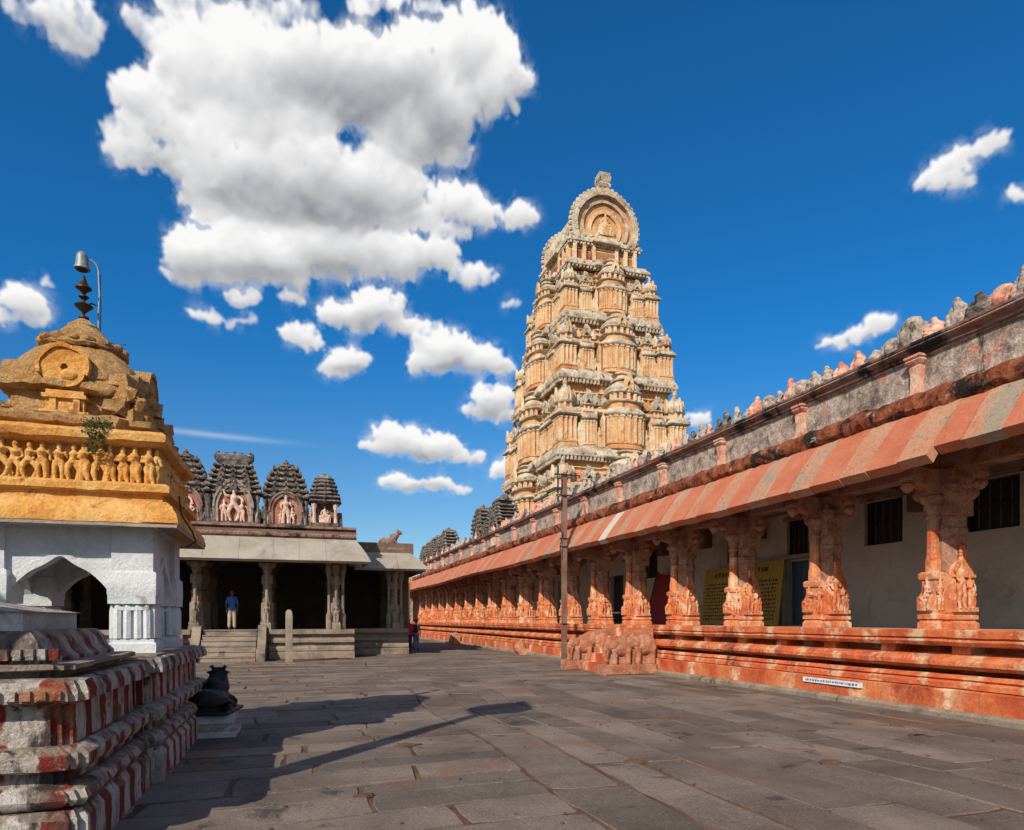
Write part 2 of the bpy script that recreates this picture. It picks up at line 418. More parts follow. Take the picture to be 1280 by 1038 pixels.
GREY_D = (.035, .032, .03)
M_slab = stone('paving_granite', [(.12, .09, .071), (.17, .132, .108), (.225, .172, .138)], 0.8, 0.8, (.62, .92), fine=.5, rnd=.24, grain=2.2,
               patch=[((.19, .105, .07), .55, .55, .12, (1, 1, 1)), ((.065, .05, .045), 1.3, .60, .06, (1, 1, 1))], chips=((.33, .27, .22), 38, .63), spec=.3, bd=.008)
M_soil = stone('red_soil', [(.075, .038, .026), (.125, .066, .045), (.19, .11, .08)], 1.0, .5, .95, fine=.3)
M_red = stone('red_painted_stone', [(.44, .07, .028), (.60, .135, .045), (.66, .21, .08)], 1.6, .5, .78, fine=.28, stripes=('y', .96, .36, (.66, .42, .25), .50, .05),
              patch=[((.62, .30, .16), 2.3, .58, .08, (1, 1, 1)), ((.30, .045, .025), 1.6, .56, .10, (1, .7, 1)), ((.20, .10, .07), 1.1, .64, .06, (1, .6, 1)), ((.66, .46, .30), 5.5, .64, .05, (1, 1, 1))], grime=((.16, .06, .045), 1.4, .60, .08), lichen=((.35, .2, .14), .5, .7))
M_redbase = stone('red_painted_base', [(.40, .065, .028), (.56, .13, .045), (.63, .23, .095)], 1.1, .5, .8, fine=.28, stripes=('y', 1.9, .16, (.74, .5, .32), .49, .05),
              patch=[((.58, .28, .17), 1.7, .58, .1, (1, 1, .5)), ((.32, .05, .028), 1.2, .55, .12, (1, 1, .5)), ((.24, .17, .13), .9, .65, .05, (1, .6, 1)), ((.64, .46, .32), 3.4, .65, .06, (1, 1, .4))])
M_col = stone('red_washed_column_stone', [(.52, .12, .05), (.66, .22, .09), (.74, .37, .19)], 2.4, .8, .85, fine=.38, lichen=((.45, .2, .12), .55, .7), bd=.02,
              patch=[((.33, .24, .19), 1.7, .58, .07, (1, 1, .6)), ((.80, .52, .35), 2.9, .52, .10, (1, 1, .6)), ((.36, .055, .025), 2.1, .62, .06, (1, 1, 1))])
M_colup = stone('upper_column_stone', [(.20, .09, .06), (.36, .18, .12), (.42, .25, .17), (.36, .12, .06)], 3.0, .8, .9, fine=.4)  # darker reddish tone for upper shafts, brackets and beams
M_eo = stone('orange_eave_paint', [(.42, .12, .065), (.47, .15, .08), (.46, .18, .105)], 1.1, .4, .85, fine=.2, patch=[((.5, .2, .12), 2, .6, .1, (1, 1, 1))])
M_et = stone('tan_eave_paint', [(.44, .18, .10), (.47, .22, .13), (.45, .26, .17)], .9, .4, .85, fine=.25, patch=[((.31, .245, .18), 1.05, .53, .05, (1, 1, .7)), ((.17, .13, .1), 14, .58, .05, (1, 1, 1)), ((.42, .36, .29), 11, .64, .04, (1, 1, 1))])
M_et2 = stone('faded_eave_paint', [(.44, .15, .085), (.46, .19, .115), (.48, .26, .18)], .9, .4, .85, fine=.2)
M_ew = stone('white_eave_paint', [(.58, .50, .43), (.50, .44, .38)], 1.2, .3, .85, fine=.2, patch=[((.50, .25, .16), 1.8, .52, .12, (1, 1, 1))])
M_band = stone('blackened_orange_cornice', [(.07, .035, .028), (.34, .09, .04), (.46, .17, .08)], 5.0, 1.0, .95, fine=.45, bd=.035,
               patch=[((.025, .022, .02), 1.1, .53, .05, (1, 1, 1)), ((.46, .38, .3), 4.5, .62, .05, (1, 1, 1))])
M_par = stone('blackened_parapet_plaster', [(.13, .10, .085), (.36, .28, .235), (.56, .45, .38)], 3.6, .8, .92, fine=.6, grain=.8,
              patch=[((.60, .22, .15), 1.5, .60, .06, (1, 1, .45)), ((.55, .46, .38), 2.4, .62, .07, (1, 1, .35))], grime=((.04, .035, .035), 1.3, .61, .07), chips=((.5, .42, .36), 9, .64))
M_pil = stone('pink_parapet_pilaster', [(.50, .14, .09), (.62, .32, .23), (.70, .52, .42)], 4.5, .6, .9, fine=.3, grime=((.05, .04, .04), 2.6, .60, .06))
M_cop = stone('weathered_coping', [(.16, .08, .06), (.30, .16, .12), (.24, .2, .18)], 2.0, .7, .92, fine=.4, lichen=((.34, .27, .22), .5, .65), grime=((.03, .026, .026), 1.6, .52, .08))
M_fin = stone('worn_finial_stone', [(.06, .05, .045), (.40, .33, .27), (.50, .42, .36), (.42, .2, .15)], 5.0, .9, .95, fine=.45, bd=.02)
M_wall = stone('limewashed_wall', [(.40, .35, .29), (.52, .47, .41), (.46, .43, .40)], .8, .5, .9, fine=.14, patch=[((.33, .22, .15), .9, .60, .12, (1, 1, 1))], grime=((.26, .2, .15), .8, .62, .1), bd=.03)
M_ele = stone('worn_elephant_stone', [(.30, .12, .07), (.50, .20, .11), (.54, .31, .21)], 2.4, .9, .9, fine=.4, bd=.025, patch=[((.2, .16, .135), 1.3, .55, .08, (1, 1, 1))])
M_bar = plain('grey_iron', (.10, .09, .085), .6)
M_dark = plain('painted_dark_opening', (.012, .012, .014), .5)  # near-black colour painting the unlit depth of openings
M_under = stone('shaded_interior_stone', [(.12, .085, .065), (.2, .14, .1)], 1.3, .6, .95, fine=.3)  # stone colour darkened to stand in for shade under roofs and inside
M_grey = stone('grey_granite', [(.15, .12, .095), (.25, .2, .155), (.33, .265, .205)], 1.5, .6, .92, fine=.3, patch=[((.34, .2, .13), 1.0, .60, .08, (1, 1, 1))], grime=((.07, .06, .052), 1.5, .6, .08), bd=.015)
M_eaveg = stone('pale_stone_eave', [(.25, .22, .175), (.33, .29, .24), (.38, .34, .28)], .9, .35, .9, fine=.16, grime=((.22, .16, .12), 1.1, .58, .12))
M_black = stone('black_weathered_brick', [(.045, .04, .037), (.12, .1, .09), (.25, .21, .18)], 3.2, .9, .96, fine=.5, bd=.03, lichen=((.36, .31, .27), .42, .58), patch=[((.36, .2, .15), 1.6, .62, .06, (1, 1, 1))])
M_arch = stone('pale_worn_arch', [(.16, .12, .10), (.34, .27, .22), (.46, .38, .32)], 4.0, .9, .93, fine=.45)
M_niche = stone('red_niche_plaster', [(.30, .095, .06), (.40, .16, .11), (.46, .25, .19)], 2.4, .6, .9, fine=.3)
M_pinkfig = stone('pink_stucco', [(.5, .26, .18), (.62, .42, .33), (.68, .54, .45)], 5, .6, .9, fine=.3)
M_och = stone('yellow_ochre_wash', [(.66, .27, .06), (.78, .39, .10), (.82, .52, .21)], 1.9, .85, .85, fine=.28, bd=.022,
              patch=[((.40, .155, .055), 3.0, .61, .07, (1, 1, 1)), ((.60, .50, .38), 1.6, .64, .08, (1, 1, 1))], lichen=((.44, .34, .24), .56, .74))
M_ochup = stone('weathered_ochre_dome', [(.50, .24, .08), (.70, .39, .15), (.76, .51, .26)], 2.6, 1.3, .9, fine=.4, bd=.03,
              patch=[((.12, .075, .045), 2.6, .60, .05, (1, 1, 1)), ((.60, .50, .38), 2.6, .61, .07, (1, 1, 1))], lichen=((.46, .35, .24), .56, .74))
M_eavund = stone('eave_underside_plaster', [(.36, .3, .25), (.45, .38, .32)], 1.2, .5, .9, fine=.2)
M_white = stone('white_limewash', [(.46, .49, .51), (.58, .61, .63), (.66, .68, .69)], 1.3, .7, .85, fine=.1, grime=((.33, .32, .31), 1.5, .57, .12), patch=[((.38, .36, .34), 2.6, .60, .06, (1, 1, 1))], bd=.015)
M_stripe = stone('red_and_white_striped_stone', [(.34, .28, .23), (.54, .48, .43), (.66, .62, .56)], 2.4, .9, .88, fine=.25, stripes=('xy', .40, .42, (.26, .032, .018), .38, .02),
                 patch=[((.17, .12, .095), 1.9, .56, .07, (1, 1, .7)), ((.42, .2, .11), 1.5, .58, .08, (1, 1, 1)), ((.09, .07, .06), 4.5, .60, .05, (1, 1, 1)), ((.62, .57, .50), 1.3, .60, .1, (1, 1, 1))], grime=((.075, .055, .048), 2.2, .53, .08), lichen=((.30, .23, .18), .46, .58), bd=.03)
M_ledge = stone('grimy_ledge_stone', [(.2, .155, .12), (.3, .24, .19), (.38, .31, .25)], 2.6, .9, .93, fine=.4)
M_cappl = stone('white_plaster_cap', [(.36, .33, .31), (.47, .45, .44), (.54, .52, .51)], 1.7, .7, .9, fine=.25, lichen=((.24, .19, .155), .42, .54), bd=.015)
M_blackst = stone('oiled_black_stone', [(.008, .008, .008), (.018, .017, .016)], 3, .5, (.35, .7), fine=.3, spec=.4)
M_tcream = stone('tower_cream_stucco', [(.62, .35, .18), (.78, .54, .32), (.84, .68, .48)], .42, .6, .9, fine=.35, grain=.35, bd=.12,
                 patch=[((.62, .33, .13), .5, .56, .08, (1, 1, .6)), ((.24, .17, .11), .9, .62, .05, (1, 1, .5))], lichen=((.48, .42, .34), .42, .6))
M_tpeach = stone('tower_peach_stucco', [(.48, .17, .07), (.68, .33, .14), (.76, .48, .24)], .35, .6, .9, fine=.3, grain=.35, bd=.12,
                 patch=[((.30, .13, .07), .7, .60, .06, (1, 1, .5)), ((.64, .50, .30), .4, .55, .06, (1, 1, 1))])
M_tgrey = stone('tower_weathered_ledge', [(.36, .27, .19), (.64, .53, .40), (.80, .71, .58)], 1.0, .8, .92, fine=.45, grain=.4, bd=.14,
                 patch=[((.12, .09, .07), 1.1, .585, .05, (1, 1, 1)), ((.62, .34, .14), .6, .58, .08, (1, 1, 1))])
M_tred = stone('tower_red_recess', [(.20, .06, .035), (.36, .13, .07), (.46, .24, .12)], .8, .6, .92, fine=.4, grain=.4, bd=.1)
M_tstone = stone('tower_base_granite', [(.3, .24, .18), (.4, .32, .24)], .5, .6, .92, fine=.3, grain=.4, bd=.1)
M_metal = plain('tarnished_brass', (.055, .04, .03), .45, .6)
M_lamp = plain('grey_enamel', (.22, .24, .24), .5, .3)
M_pipe = plain('galvanised_pipe', (.22, .25, .27), .5, .5)
M_pole = stone('brown_painted_steel', [(.16, .085, .06), (.25, .15, .11)], 2, .3, .6, fine=.2)
M_iron = plain('black_iron', (.03, .027, .025), .6, .4)
M_bluedoor = plain('blue_grey_door', (.07, .11, .16), .6)
M_yb = plain('yellow_board', (.38, .26, .045), .7)
M_ybt = plain('dark_red_lettering', (.10, .03, .015), .7)
M_rb = plain('red_board', (.24, .012, .02), .6)
M_bw = plain('white_enamel_plate', (.68, .7, .72), .5)
M_bt = plain('blue_lettering', (.03, .12, .38), .5)
M_leaf = plain('leaf_green', (.045, .085, .022), .7)
M_skin = plain('brown_skin', (.16, .075, .045), .6)
M_hair = plain('black_hair', (.012, .01, .01), .5)
M_blue = plain('blue_shirt', (.03, .14, .5), .8)
M_khaki = plain('khaki_trousers', (.40, .33, .24), .85)
M_crim = plain('crimson_cloth', (.42, .02, .05), .8)
M_navy = plain('dark_cloth', (.03, .03, .05), .8)
M_jean = plain('pale_denim', (.16, .24, .36), .8)
M_wht = plain('white_cloth', (.62, .62, .62), .8)
M_tank = plain('grey_shirt', (.3, .27, .26), .8)

# ------------------------------------------------------------------ figures, carved and living
def figure_mb(pose):
    b = MB(); t = b.tube
    sway = {0: 0, 1: .04, 2: -.04, 3: 0, 4: .03}[pose]
    b.ell(sway*.6, 0, .895, .062, .062, .072)
    t([(sway*.6, 0, .94), (sway*.6, 0, 1.0), (sway*.6, 0, 1.06)], [.062, .05, .02], 8)          # crown
    if pose == 3:   # seated
        b.ell(0, -.02, .5, .15, .11, .12); t([(0, 0, .5), (0, 0, .64), (0, 0, .8)], [.12, .10, .13])
        t([(-.1, -.04, .46), (-.3, -.12, .4), (-.04, -.17, .36)], [.08, .075, .05]); t([(.1, -.04, .46), (.3, -.12, .42), (.2, -.16, .2), (.2, -.16, .06)], [.08, .075, .05, .05])
        b.box(-.34, .34, -.16, .08, 0, .36)
    else:
        t([(0, 0, .48), (sway*.5, 0, .60), (sway, -.01, .72), (sway*.6, 0, .82)], [.115, .085, .125, .06])
        k = {0: 0, 1: .05, 2: -.05, 4: .10}[pose]
        t([(-.06, 0, .5), (-.09-k*.6, -.03, .27), (-.075, 0, 0)], [.085, .062, .05]); t([(.06, 0, .5), (.09+k, -.03, .27), (.075, 0, 0)], [.085, .062, .05])
        b.ell(-.085, -.04, .02, .05, .09, .03); b.ell(.085, -.04, .02, .05, .09, .03)
    A = {0: [((-.13, 0, .76), (-.19, -.02, .62), (-.14, -.09, .52)), ((.13, 0, .76), (.2, -.02, .63), (.17, -.08, .78))],
         1: [((-.13, 0, .77), (-.24, 0, .68), (-.26, -.04, .86)), ((.13, 0, .76), (.2, 0, .6), (.12, -.09, .52))],
         2: [((-.13, 0, .76), (-.2, -.03, .62), (-.02, -.12, .62)), ((.13, 0, .76), (.22, 0, .66), (.27, -.03, .5))],
         3: [((-.13, 0, .74), (-.22, 0, .6), (-.2, -.13, .48)), ((.13, 0, .74), (.22, 0, .6), (.1, -.14, .6))],
         4: [((-.13, 0, .77), (-.25, 0, .8), (-.3, -.02, .97)), ((.13, 0, .76), (.25, 0, .7), (.3, -.04, .58))]}[pose]
    for a in A: t(a, [.048, .04, .035], 6)
    return b
FIG = []
for p in range(5):
    b = figure_mb(p); FIG.append(fuse(b, .024, 'figure', M_och, disp=.016, ratio=.6, pits=.010))
FIGLO = []
for p in range(4):
    b = figure_mb(p); b.tube([(-.2, .06, 0), (-.2, .06, .8)], .06, 6); b.tube([(.2, .06, 0), (.2, .06, .8)], .06, 6); FIGLO.append(fuse(b, .06, 'statue', M_tcream, disp=.02))

def bull_mb():
    """a couchant bull facing +x, one unit long"""
    b = MB(); t = b.tube
    b.ell(-.08, 0, .2, .36, .19, .2); b.ell(-.3, 0, .2, .17, .18, .19); b.ell(.12, 0, .3, .17, .15, .2)
    b.ell(.06, 0, .48, .10, .08, .09)                                   # hump
    t([(.14, 0, .36), (.27, 0, .52), (.34, 0, .62)], [.16, .12, .09])
    t([(.3, 0, .66), (.4, 0, .62), (.49, 0, .55)], [.085, .08, .05])    # head, muzzle
    for s in (-1, 1):
        t([(.31, s*.05, .70), (.29, s*.08, .74), (.31, s*.06, .77)], [.03, .026, .02], 6)
        b.ell(.28, s*.10, .64, .03, .04, .025)
        t([(.14, s*.15, .2), (.34, s*.17, .1), (.16, s*.18, .045)], [.07, .055, .045], 6)
        t([(-.3, s*.15, .2), (-.08, s*.21, .13), (-.28, s*.22, .045)], [.09, .06, .04], 6)
    t([(-.46, 0, .28), (-.5, .06, .12), (-.42, .16, .05)], [.02, .018, .02], 6)
    b.box(-.5, .46, -.26, .26, -.04, .03)
    return b
BULL = fuse(bull_mb(), .022, 'bull', M_blackst)
def elephant_mb():
    """an elephant in profile facing -x, one unit tall, standing"""
    b = MB(); t = b.tube
    b.ell(.12, 0, .60, .46, .2, .31); b.ell(.36, 0, .55, .25, .19, .28); b.ell(-.34, 0, .72, .2, .16, .22)
    t([(-.44, 0, .72), (-.58, 0, .5), (-.6, 0, .28), (-.52, 0, .12), (-.42, 0, .14)], [.12, .09, .07, .055, .04])
    for x, y in ((-.18, -.1), (-.06, .08), (.4, -.1), (.3, .08)): t([(x, y, .5), (x+.02, y, .25), (x, y, 0)], [.13, .1, .11])
    b.ell(-.22, -.15, .68, .12, .04, .17)
    t([(-.46, -.08, .55), (-.56, -.1, .46), (-.64, -.1, .5)], [.03, .025, .012], 6)
    t([(.58, 0, .66), (.64, 0, .45), (.62, 0, .25)], [.03, .02, .02], 6)
    return b
ELE = fuse(elephant_mb(), .028, 'elephant', M_col, disp=.014, pits=.006)

# ------------------------------------------------------------------ ground and paving
g = MB(); g.box(-400, 400, -60, 700, -.6, -.016)
struct(g.build('ground', M_soil, smooth=0))
def cells():
    out = []
    def rows_x(x0, x1, y0, y1):
        y = y0
        while y < y1:
            h = random.uniform(.42, .72); h = y1-y+.001 if y1-(y+h) < .4 else h; x = x0-random.uniform(0, .6)
            while x < x1:
                l = random.uniform(1.1, 2.6); l = x1-x+.01 if x1-(x+l) < .6 else l
                out.append((max(x, x0), min(x+l, x1), y, min(y+h, y1))); x += l
            y += h
    def rows_y(x0, x1, y0, y1):
        x = x0
        while x < x1-.15:
            w = random.uniform(.5, .82); y = y0-random.uniform(0, .9)
            if x+w > x1-.4: w = x1-x
            while y < y1:
                l = random.uniform(1.3, 3.2); l = y1-y+.01 if y1-(y+l) < .7 else l; out.append((x, x+w, max(y, y0), min(y+l, y1))); y += l
            x += w
    rows_x(-7, 2.35, 2.2, 8.6); rows_y(2.35, 10.15, 1.5, 17.0)
    rows_x(-7, 2.35, 8.6, 27.9)
    rows_x(2.35, 10.15, 17.0, 30.0); rows_y(3.0, 10.15, 30.0, 62)
    return [c for c in out if c[1]-c[0] > .12 and c[3]-c[2] > .12]
def warp(x, y):
    n = noise.noise_vector(Vector((x*.28, y*.28, 3.1)))
    return x+n.x*.28, y+n.y*.28
def slab_mb(b, c, res):
    x0, x1, y0, y1 = c; gx = random.uniform(.010, .030)
    x0 += gx; x1 -= gx; y0 += random.uniform(.007, .022); y1 -= random.uniform(.007, .022)
    pts = []
    cor = [(x0, y0), (x1, y0), (x1, y1), (x0, y1)]
    for i in range(4):
        a, d = cor[i], cor[(i+1) % 4]; L_ = math.hypot(d[0]-a[0], d[1]-a[1]); k = max(2, int(L_/res))
        for t in range(k):
            f = t/k; r = random.uniform(-.018, .018) if t else 0
            q = [a[0]+(d[0]-a[0])*f, a[1]+(d[1]-a[1])*f]
            if t == 0: q[0] += .03*(1 if i in (0, 3) else -1)*random.random(); q[1] += .03*(1 if i < 2 else -1)*random.random()
            if i % 2: q[0] += r
            else: q[1] += r
            pts.append(q)
    pts = [warp(*p) for p in pts]
    if any(p[0] > 10.15 for p in pts): pts = [(min(p[0], 10.15), p[1]) for p in pts]
    cx = sum(p[0] for p in pts)/len(pts); cy = sum(p[1] for p in pts)/len(pts)
    h = random.uniform(-.008, .008); sx = random.uniform(-.004, .004); sy = random.uniform(-.004, .004)
    def z(p, d): return h+sx*(p[0]-cx)+sy*(p[1]-cy)+d
    def sh(p, k): 
        dx, dy = cx-p[0], cy-p[1]; l = math.hypot(dx, dy) or 1
        return (p[0]+dx/l*k, p[1]+dy/l*k)
    r0 = [(p[0], p[1], -.09) for p in pts]; r1 = [(p[0], p[1], z(p, -.007)) for p in pts]
    r2 = [(*sh(p, .006), z(p, 0)) for p in pts]
    b.loft([r0, r1, r2])
CE = cells()
pave = bpy.data.objects.new('courtyard_paving', None); COL.objects.link(pave); pave['kind'] = 'structure'
def vis(c):
    x = (c[0]+c[1])/2; y = (c[2]+c[3])/2; d = x*.3017+y*.9534
    if d < 3.2: return 1e6
    u = (x*.9534-y*.3017)/d
    if abs(u) > .84: return 1e5+d
    return d
CE.sort(key=vis)
for c in CE[:295]:
    b = MB(); slab_mb(b, c, .22); b.build('paving_slab', M_slab, pave, fix=False, smooth=30)
b = MB()
for c in CE[295:]: slab_mb(b, c, .5)
stuff(b.build('far_paving', M_slab, pave, fix=False, smooth=30))

random.seed(3); b = MB()
for i in range(420):
    x = random.uniform(-1.2, 10.0); y = random.uniform(3.5, 27); r = random.uniform(.006, .022)
    b.ell(x, y, .006, r, r*random.uniform(.6, 1), r*.5, 5, 3)
mp = MB()
for i in range(34):                                  # spilled mortar where joints meet
    c = random.choice(CE[:220]); x, y = warp(random.choice((c[0], c[1])), random.choice((c[2], c[3])))
    r = random.uniform(.05, .14); n = 12; pts = [(x+r*random.uniform(.55, 1.2)*cos(2*pi*k/n)*1.5, y+r*random.uniform(.5, 1.1)*sin(2*pi*k/n)) for k in range(n)]
    if x < -1 or x > 9.7: continue
    mp.loft([[(px_, py_, -.01) for px_, py_ in pts], [(px_, py_, .013) for px_, py_ in pts], [(x+(px_-x)*.8, y+(py_-y)*.8, .018) for px_, py_ in pts]])
stuff(mp.build('spilled_mortar', M_soil, pave))
stuff(b.build('grit', M_soil, pave, fix=False))

# ------------------------------------------------------------------ the great gate tower
TW = thing('gate_tower', (31.1, 70, 0), 'tall tapering cream and ochre temple gate tower with carved tiers and a rounded barrel top', 'tower')
def kuta_mb():
    b = MB(); b.mi = 1
    b.stack(0, 0, [(.50, 0), (.50, .03), (.45, .035), (.45, .06), (.48, .065), (.48, .085), (.40, .09), (.40, .45), (.45, .455)], 4)
    b.mi = 0
    for q in range(4):
        M_ = Matrix.Rotation(q*pi/2, 4, 'Z'); p = MB()
        for x in (-.36, -.12, .12, .36):
            p.box(x-.055, x+.055, -.475, -.39, .085, .40); p.box(x-.08, x+.08, -.495, -.39, .40, .425); p.box(x-.075, x+.075, -.49, -.39, .085, .11)
        b.add(p, M_)
    b.mi = 2
    b.stack(0, 0, [(.40, .43), (.58, .45), (.61, .462), (.59, .49), (.52, .52), (.44, .535), (.44, .55), (.38, .56)], 4)
    b.mi = 1; b.stack(0, 0, [(.36, .555), (.36, .63)], 8)
    b.mi = 0
    for i in range(8):
        a = i*pi/4+pi/8; b.box(.40*cos(a)-.05, .40*cos(a)+.05, .40*sin(a)-.05, .40*sin(a)+.05, .55, .63)
    b.mi = 2
    b.stack(0, 0, [(.38, .62), (.50, .635), (.52, .65), (.44, .66), (.47, .69), (.47, .735), (.40, .79), (.27, .835), (.18, .85), (.2, .865), (.12, .88), (.09, .9), (.12, .925), (.10, .95), (.03, 1.0)], 8)
    for q in range(4):
        M_ = Matrix.Rotation(q*pi/2, 4, 'Z'); p = MB(); p.mi = 0
        p.arch(0, -.53, -.42, .68, .05, .13, -.4, pi+.4, 8, point=.3); b.add(p, M_)
    return b
def panjara_mb():
    b = MB(); b.mi = 1
    b.box(-.42, .42, -.42, .5, 0, .45)
    b.mi = 0; b.box(-.5, .5, -.5, .5, 0, .03); b.box(-.46, .46, -.47, .5, .055, .08)
    for x in (-.36, -.13, .13, .36):
        b.box(x-.06, x+.06, -.47, -.38, .08, .40); b.box(x-.09, x+.09, -.5, -.38, .40, .43)
    for y in (-.2, .1): 
        for s in (-1, 1): b.box(s*.44-.04, s*.44+.04, y-.06, y+.06, .08, .42)
    b.mi = 2
    b.stack(0, 0, [(.42, .43), (.58, .45), (.61, .465), (.58, .49), (.50, .52), (.42, .55)], 4)
    b.mi = 1; b.box(-.34, .34, -.3, .5, .54, .66); b.mi = 0
    for x in (-.3, 0, .3): b.box(x-.06, x+.06, -.36, -.28, .55, .66)
    b.mi = 2; b.stack(0, 0, [(.4, .655), (.48, .67), (.40, .69)], 4)
    b.arch(0, -.44, -.3, .76, .16, .34, -.7, pi+.7, 12, point=.2, kz=.34)
    b.arch(0, -.40, .5, .76, .02, .28, -.6, pi+.6, 12, point=.2, kz=.34)
    b.stack(0, -.1, [(.10, .86), (.06, .88), (.09, .9), (.02, .94)], 6)
    return b
def sala_mb():
    b = MB(); n = 16
    def half(prof, r0=0):
        rings = []
        for r, z in prof: rings.append([(r*cos(pi+pi*i/n), r*.72*sin(pi+pi*i/n), z) for i in range(n+1)]+[(r, .5, z), (-r, .5, z)])
        b.loft(rings)
    b.mi = 1; half([(.5, 0), (.5, .03), (.45, .035), (.45, .06), (.48, .065), (.48, .08), (.42, .085), (.42, .46)])
    b.mi = 0
    for i in range(9):
        a = pi+pi*(i+.0)/8; x = .445*cos(a); y = .445*.72*sin(a); w = .036
        b.box(x-w, x+w, y-w, y+w, .08, .41); b.box(x-w*1.5, x+w*1.5, y-w*1.5, y+w*1.5, .405, .43)
    b.mi = 2; half([(.42, .425), (.54, .44), (.56, .455), (.54, .48), (.48, .505), (.42, .53)])
    b.mi = 1; half([(.38, .53), (.38, .60)])
    b.mi = 2; half([(.40, .595), (.48, .61), (.49, .62), (.36, .64)])
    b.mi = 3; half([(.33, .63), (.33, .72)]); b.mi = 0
    for i in range(7):
        a = pi+pi*i/6; x = .36*cos(a); y = .36*.72*sin(a); b.box(x-.04, x+.04, y-.04, y+.04, .635, .72)
    b.mi = 2; half([(.38, .715), (.45, .73), (.46, .745), (.38, .76), (.41, .79), (.37, .83), (.28, .865), (.24, .87), (.24, .885), (.3, .89), (.3, .91)])
    b.mi = 0; half([(.22, .905), (.22, .965)]); b.mi = 2; half([(.27, .96), (.30, .975), (.24, 1.0)])
    b.mi = 0; b.arch(0, -.36, -.28, .80, .05, .13, -.5, pi+.5, 8, point=.3)
    return b
TM = [M_tcream, M_tpeach, M_tgrey, M_tred]
KUTA = kuta_mb().rough(.010, 6).mesh('corner_shrine', TM, fix=True); PANJ = panjara_mb().rough(.010, 6).mesh('arched_shrine', TM); SALA = sala_mb().rough(.008, 6).mesh('centre_shrine', TM)
LV = [(11.2, 8.1, 10.4), (18.3, 7.35, 9.3), (26.3, 6.6, 7.9), (32.9, 5.65, 6.5), (38.7, 4.75, 5.35), (41.6, 4.25, 4.5)]
def plan2(a, b, pa, pr):
    """rectangle with a wider centre projecting by pr on each side"""
    q = [(pa*a, b+pr), (-pa*a, b+pr), (-pa*a, b), (-a, b), (-a, pa*b), (-a-pr, pa*b), (-a-pr, -pa*b), (-a, -pa*b), (-a, -b), (-pa*a, -b), (-pa*a, -b-pr), (pa*a, -b-pr), (pa*a, -b), (a, -b), (a, -pa*b), (a+pr, -pa*b), (a+pr, pa*b), (a, pa*b), (a, b), (pa*a, b)]
    return q
b = MB(); b.plan(0, 0, plan2(8.2, 10.6, .3, .6), [(.8, 0), (.8, 1.2), (.3, 1.3), (.3, 1.9), (.5, 2), (.5, 2.3), (0, 2.4), (0, 9.5), (.3, 9.7)])
for i in range(9):
    for (x, y, w, h) in ((-7.6+i*1.9, -10.7, .25, .15),): b.box(x-w, x+w, y-.2, y+.2, 2.4, 9.4)
b.build('stone_base', M_tstone, TW)
def cornice(z, a, bb, t, pr):
    b = MB(); b.plan(0, 0, plan2(a-.15, bb-.15, .34, pr), [(-.6, z-t*1.05), (-.2, z-t*.98), (.12, z-t*.96), (.17, z-t*.86), (.13, z-t*.6), (.02, z-t*.3), (-.14, z-.02), (-.2, z+.1), (-.2, z+.2), (-.8, z+.32)], L=1.1)
    b.rough(.07, 1.2, z)
    # small arched bosses along the drip edge
    def bosses(n, w, f):
        for i in range(n):
            s = -w+2*w*(i+.5)/n
            if abs(s) < w*.36: continue
            p = MB(); p.ell(0, 0, 0, .2, .14, .22, 6, 4); b.add(p, Matrix.Translation(f(s)))
    bosses(13, a, lambda s: (s, -bb+.06, z-t*.55)); bosses(15, bb, lambda s: (-a+.06, s, z-t*.55)); bosses(13, a, lambda s: (s, bb-.06, z-t*.55)); bosses(15, bb, lambda s: (a-.06, s, z-t*.55))
    for i in range(int(a*5)):                      # dentils under the ledge
        s = -a+.3+(2*a-.6)*i/(int(a*5)-1); b.box(s-.1, s+.1, -bb+.05, -bb+.5, z-t*1.35, z-t*.98)
    for i in range(int(bb*5)):
        s = -bb+.3+(2*bb-.6)*i/(int(bb*5)-1); b.box(-a+.05, -a+.5, s-.1, s+.1, z-t*1.35, z-t*.98)
    b.build('cornice', M_tgrey, TW, smooth=30)
for k, (z, a, bb) in enumerate(LV): cornice(z, a, bb, .95 if k < 4 else .6, .35)
b = MB(); b.plan(0, 0, plan2(7.4, 9.6, .3, .4), [(.2, 9.6), (0, 10.4)]); b.build('base_neck', M_tpeach, TW)
nfig = 0
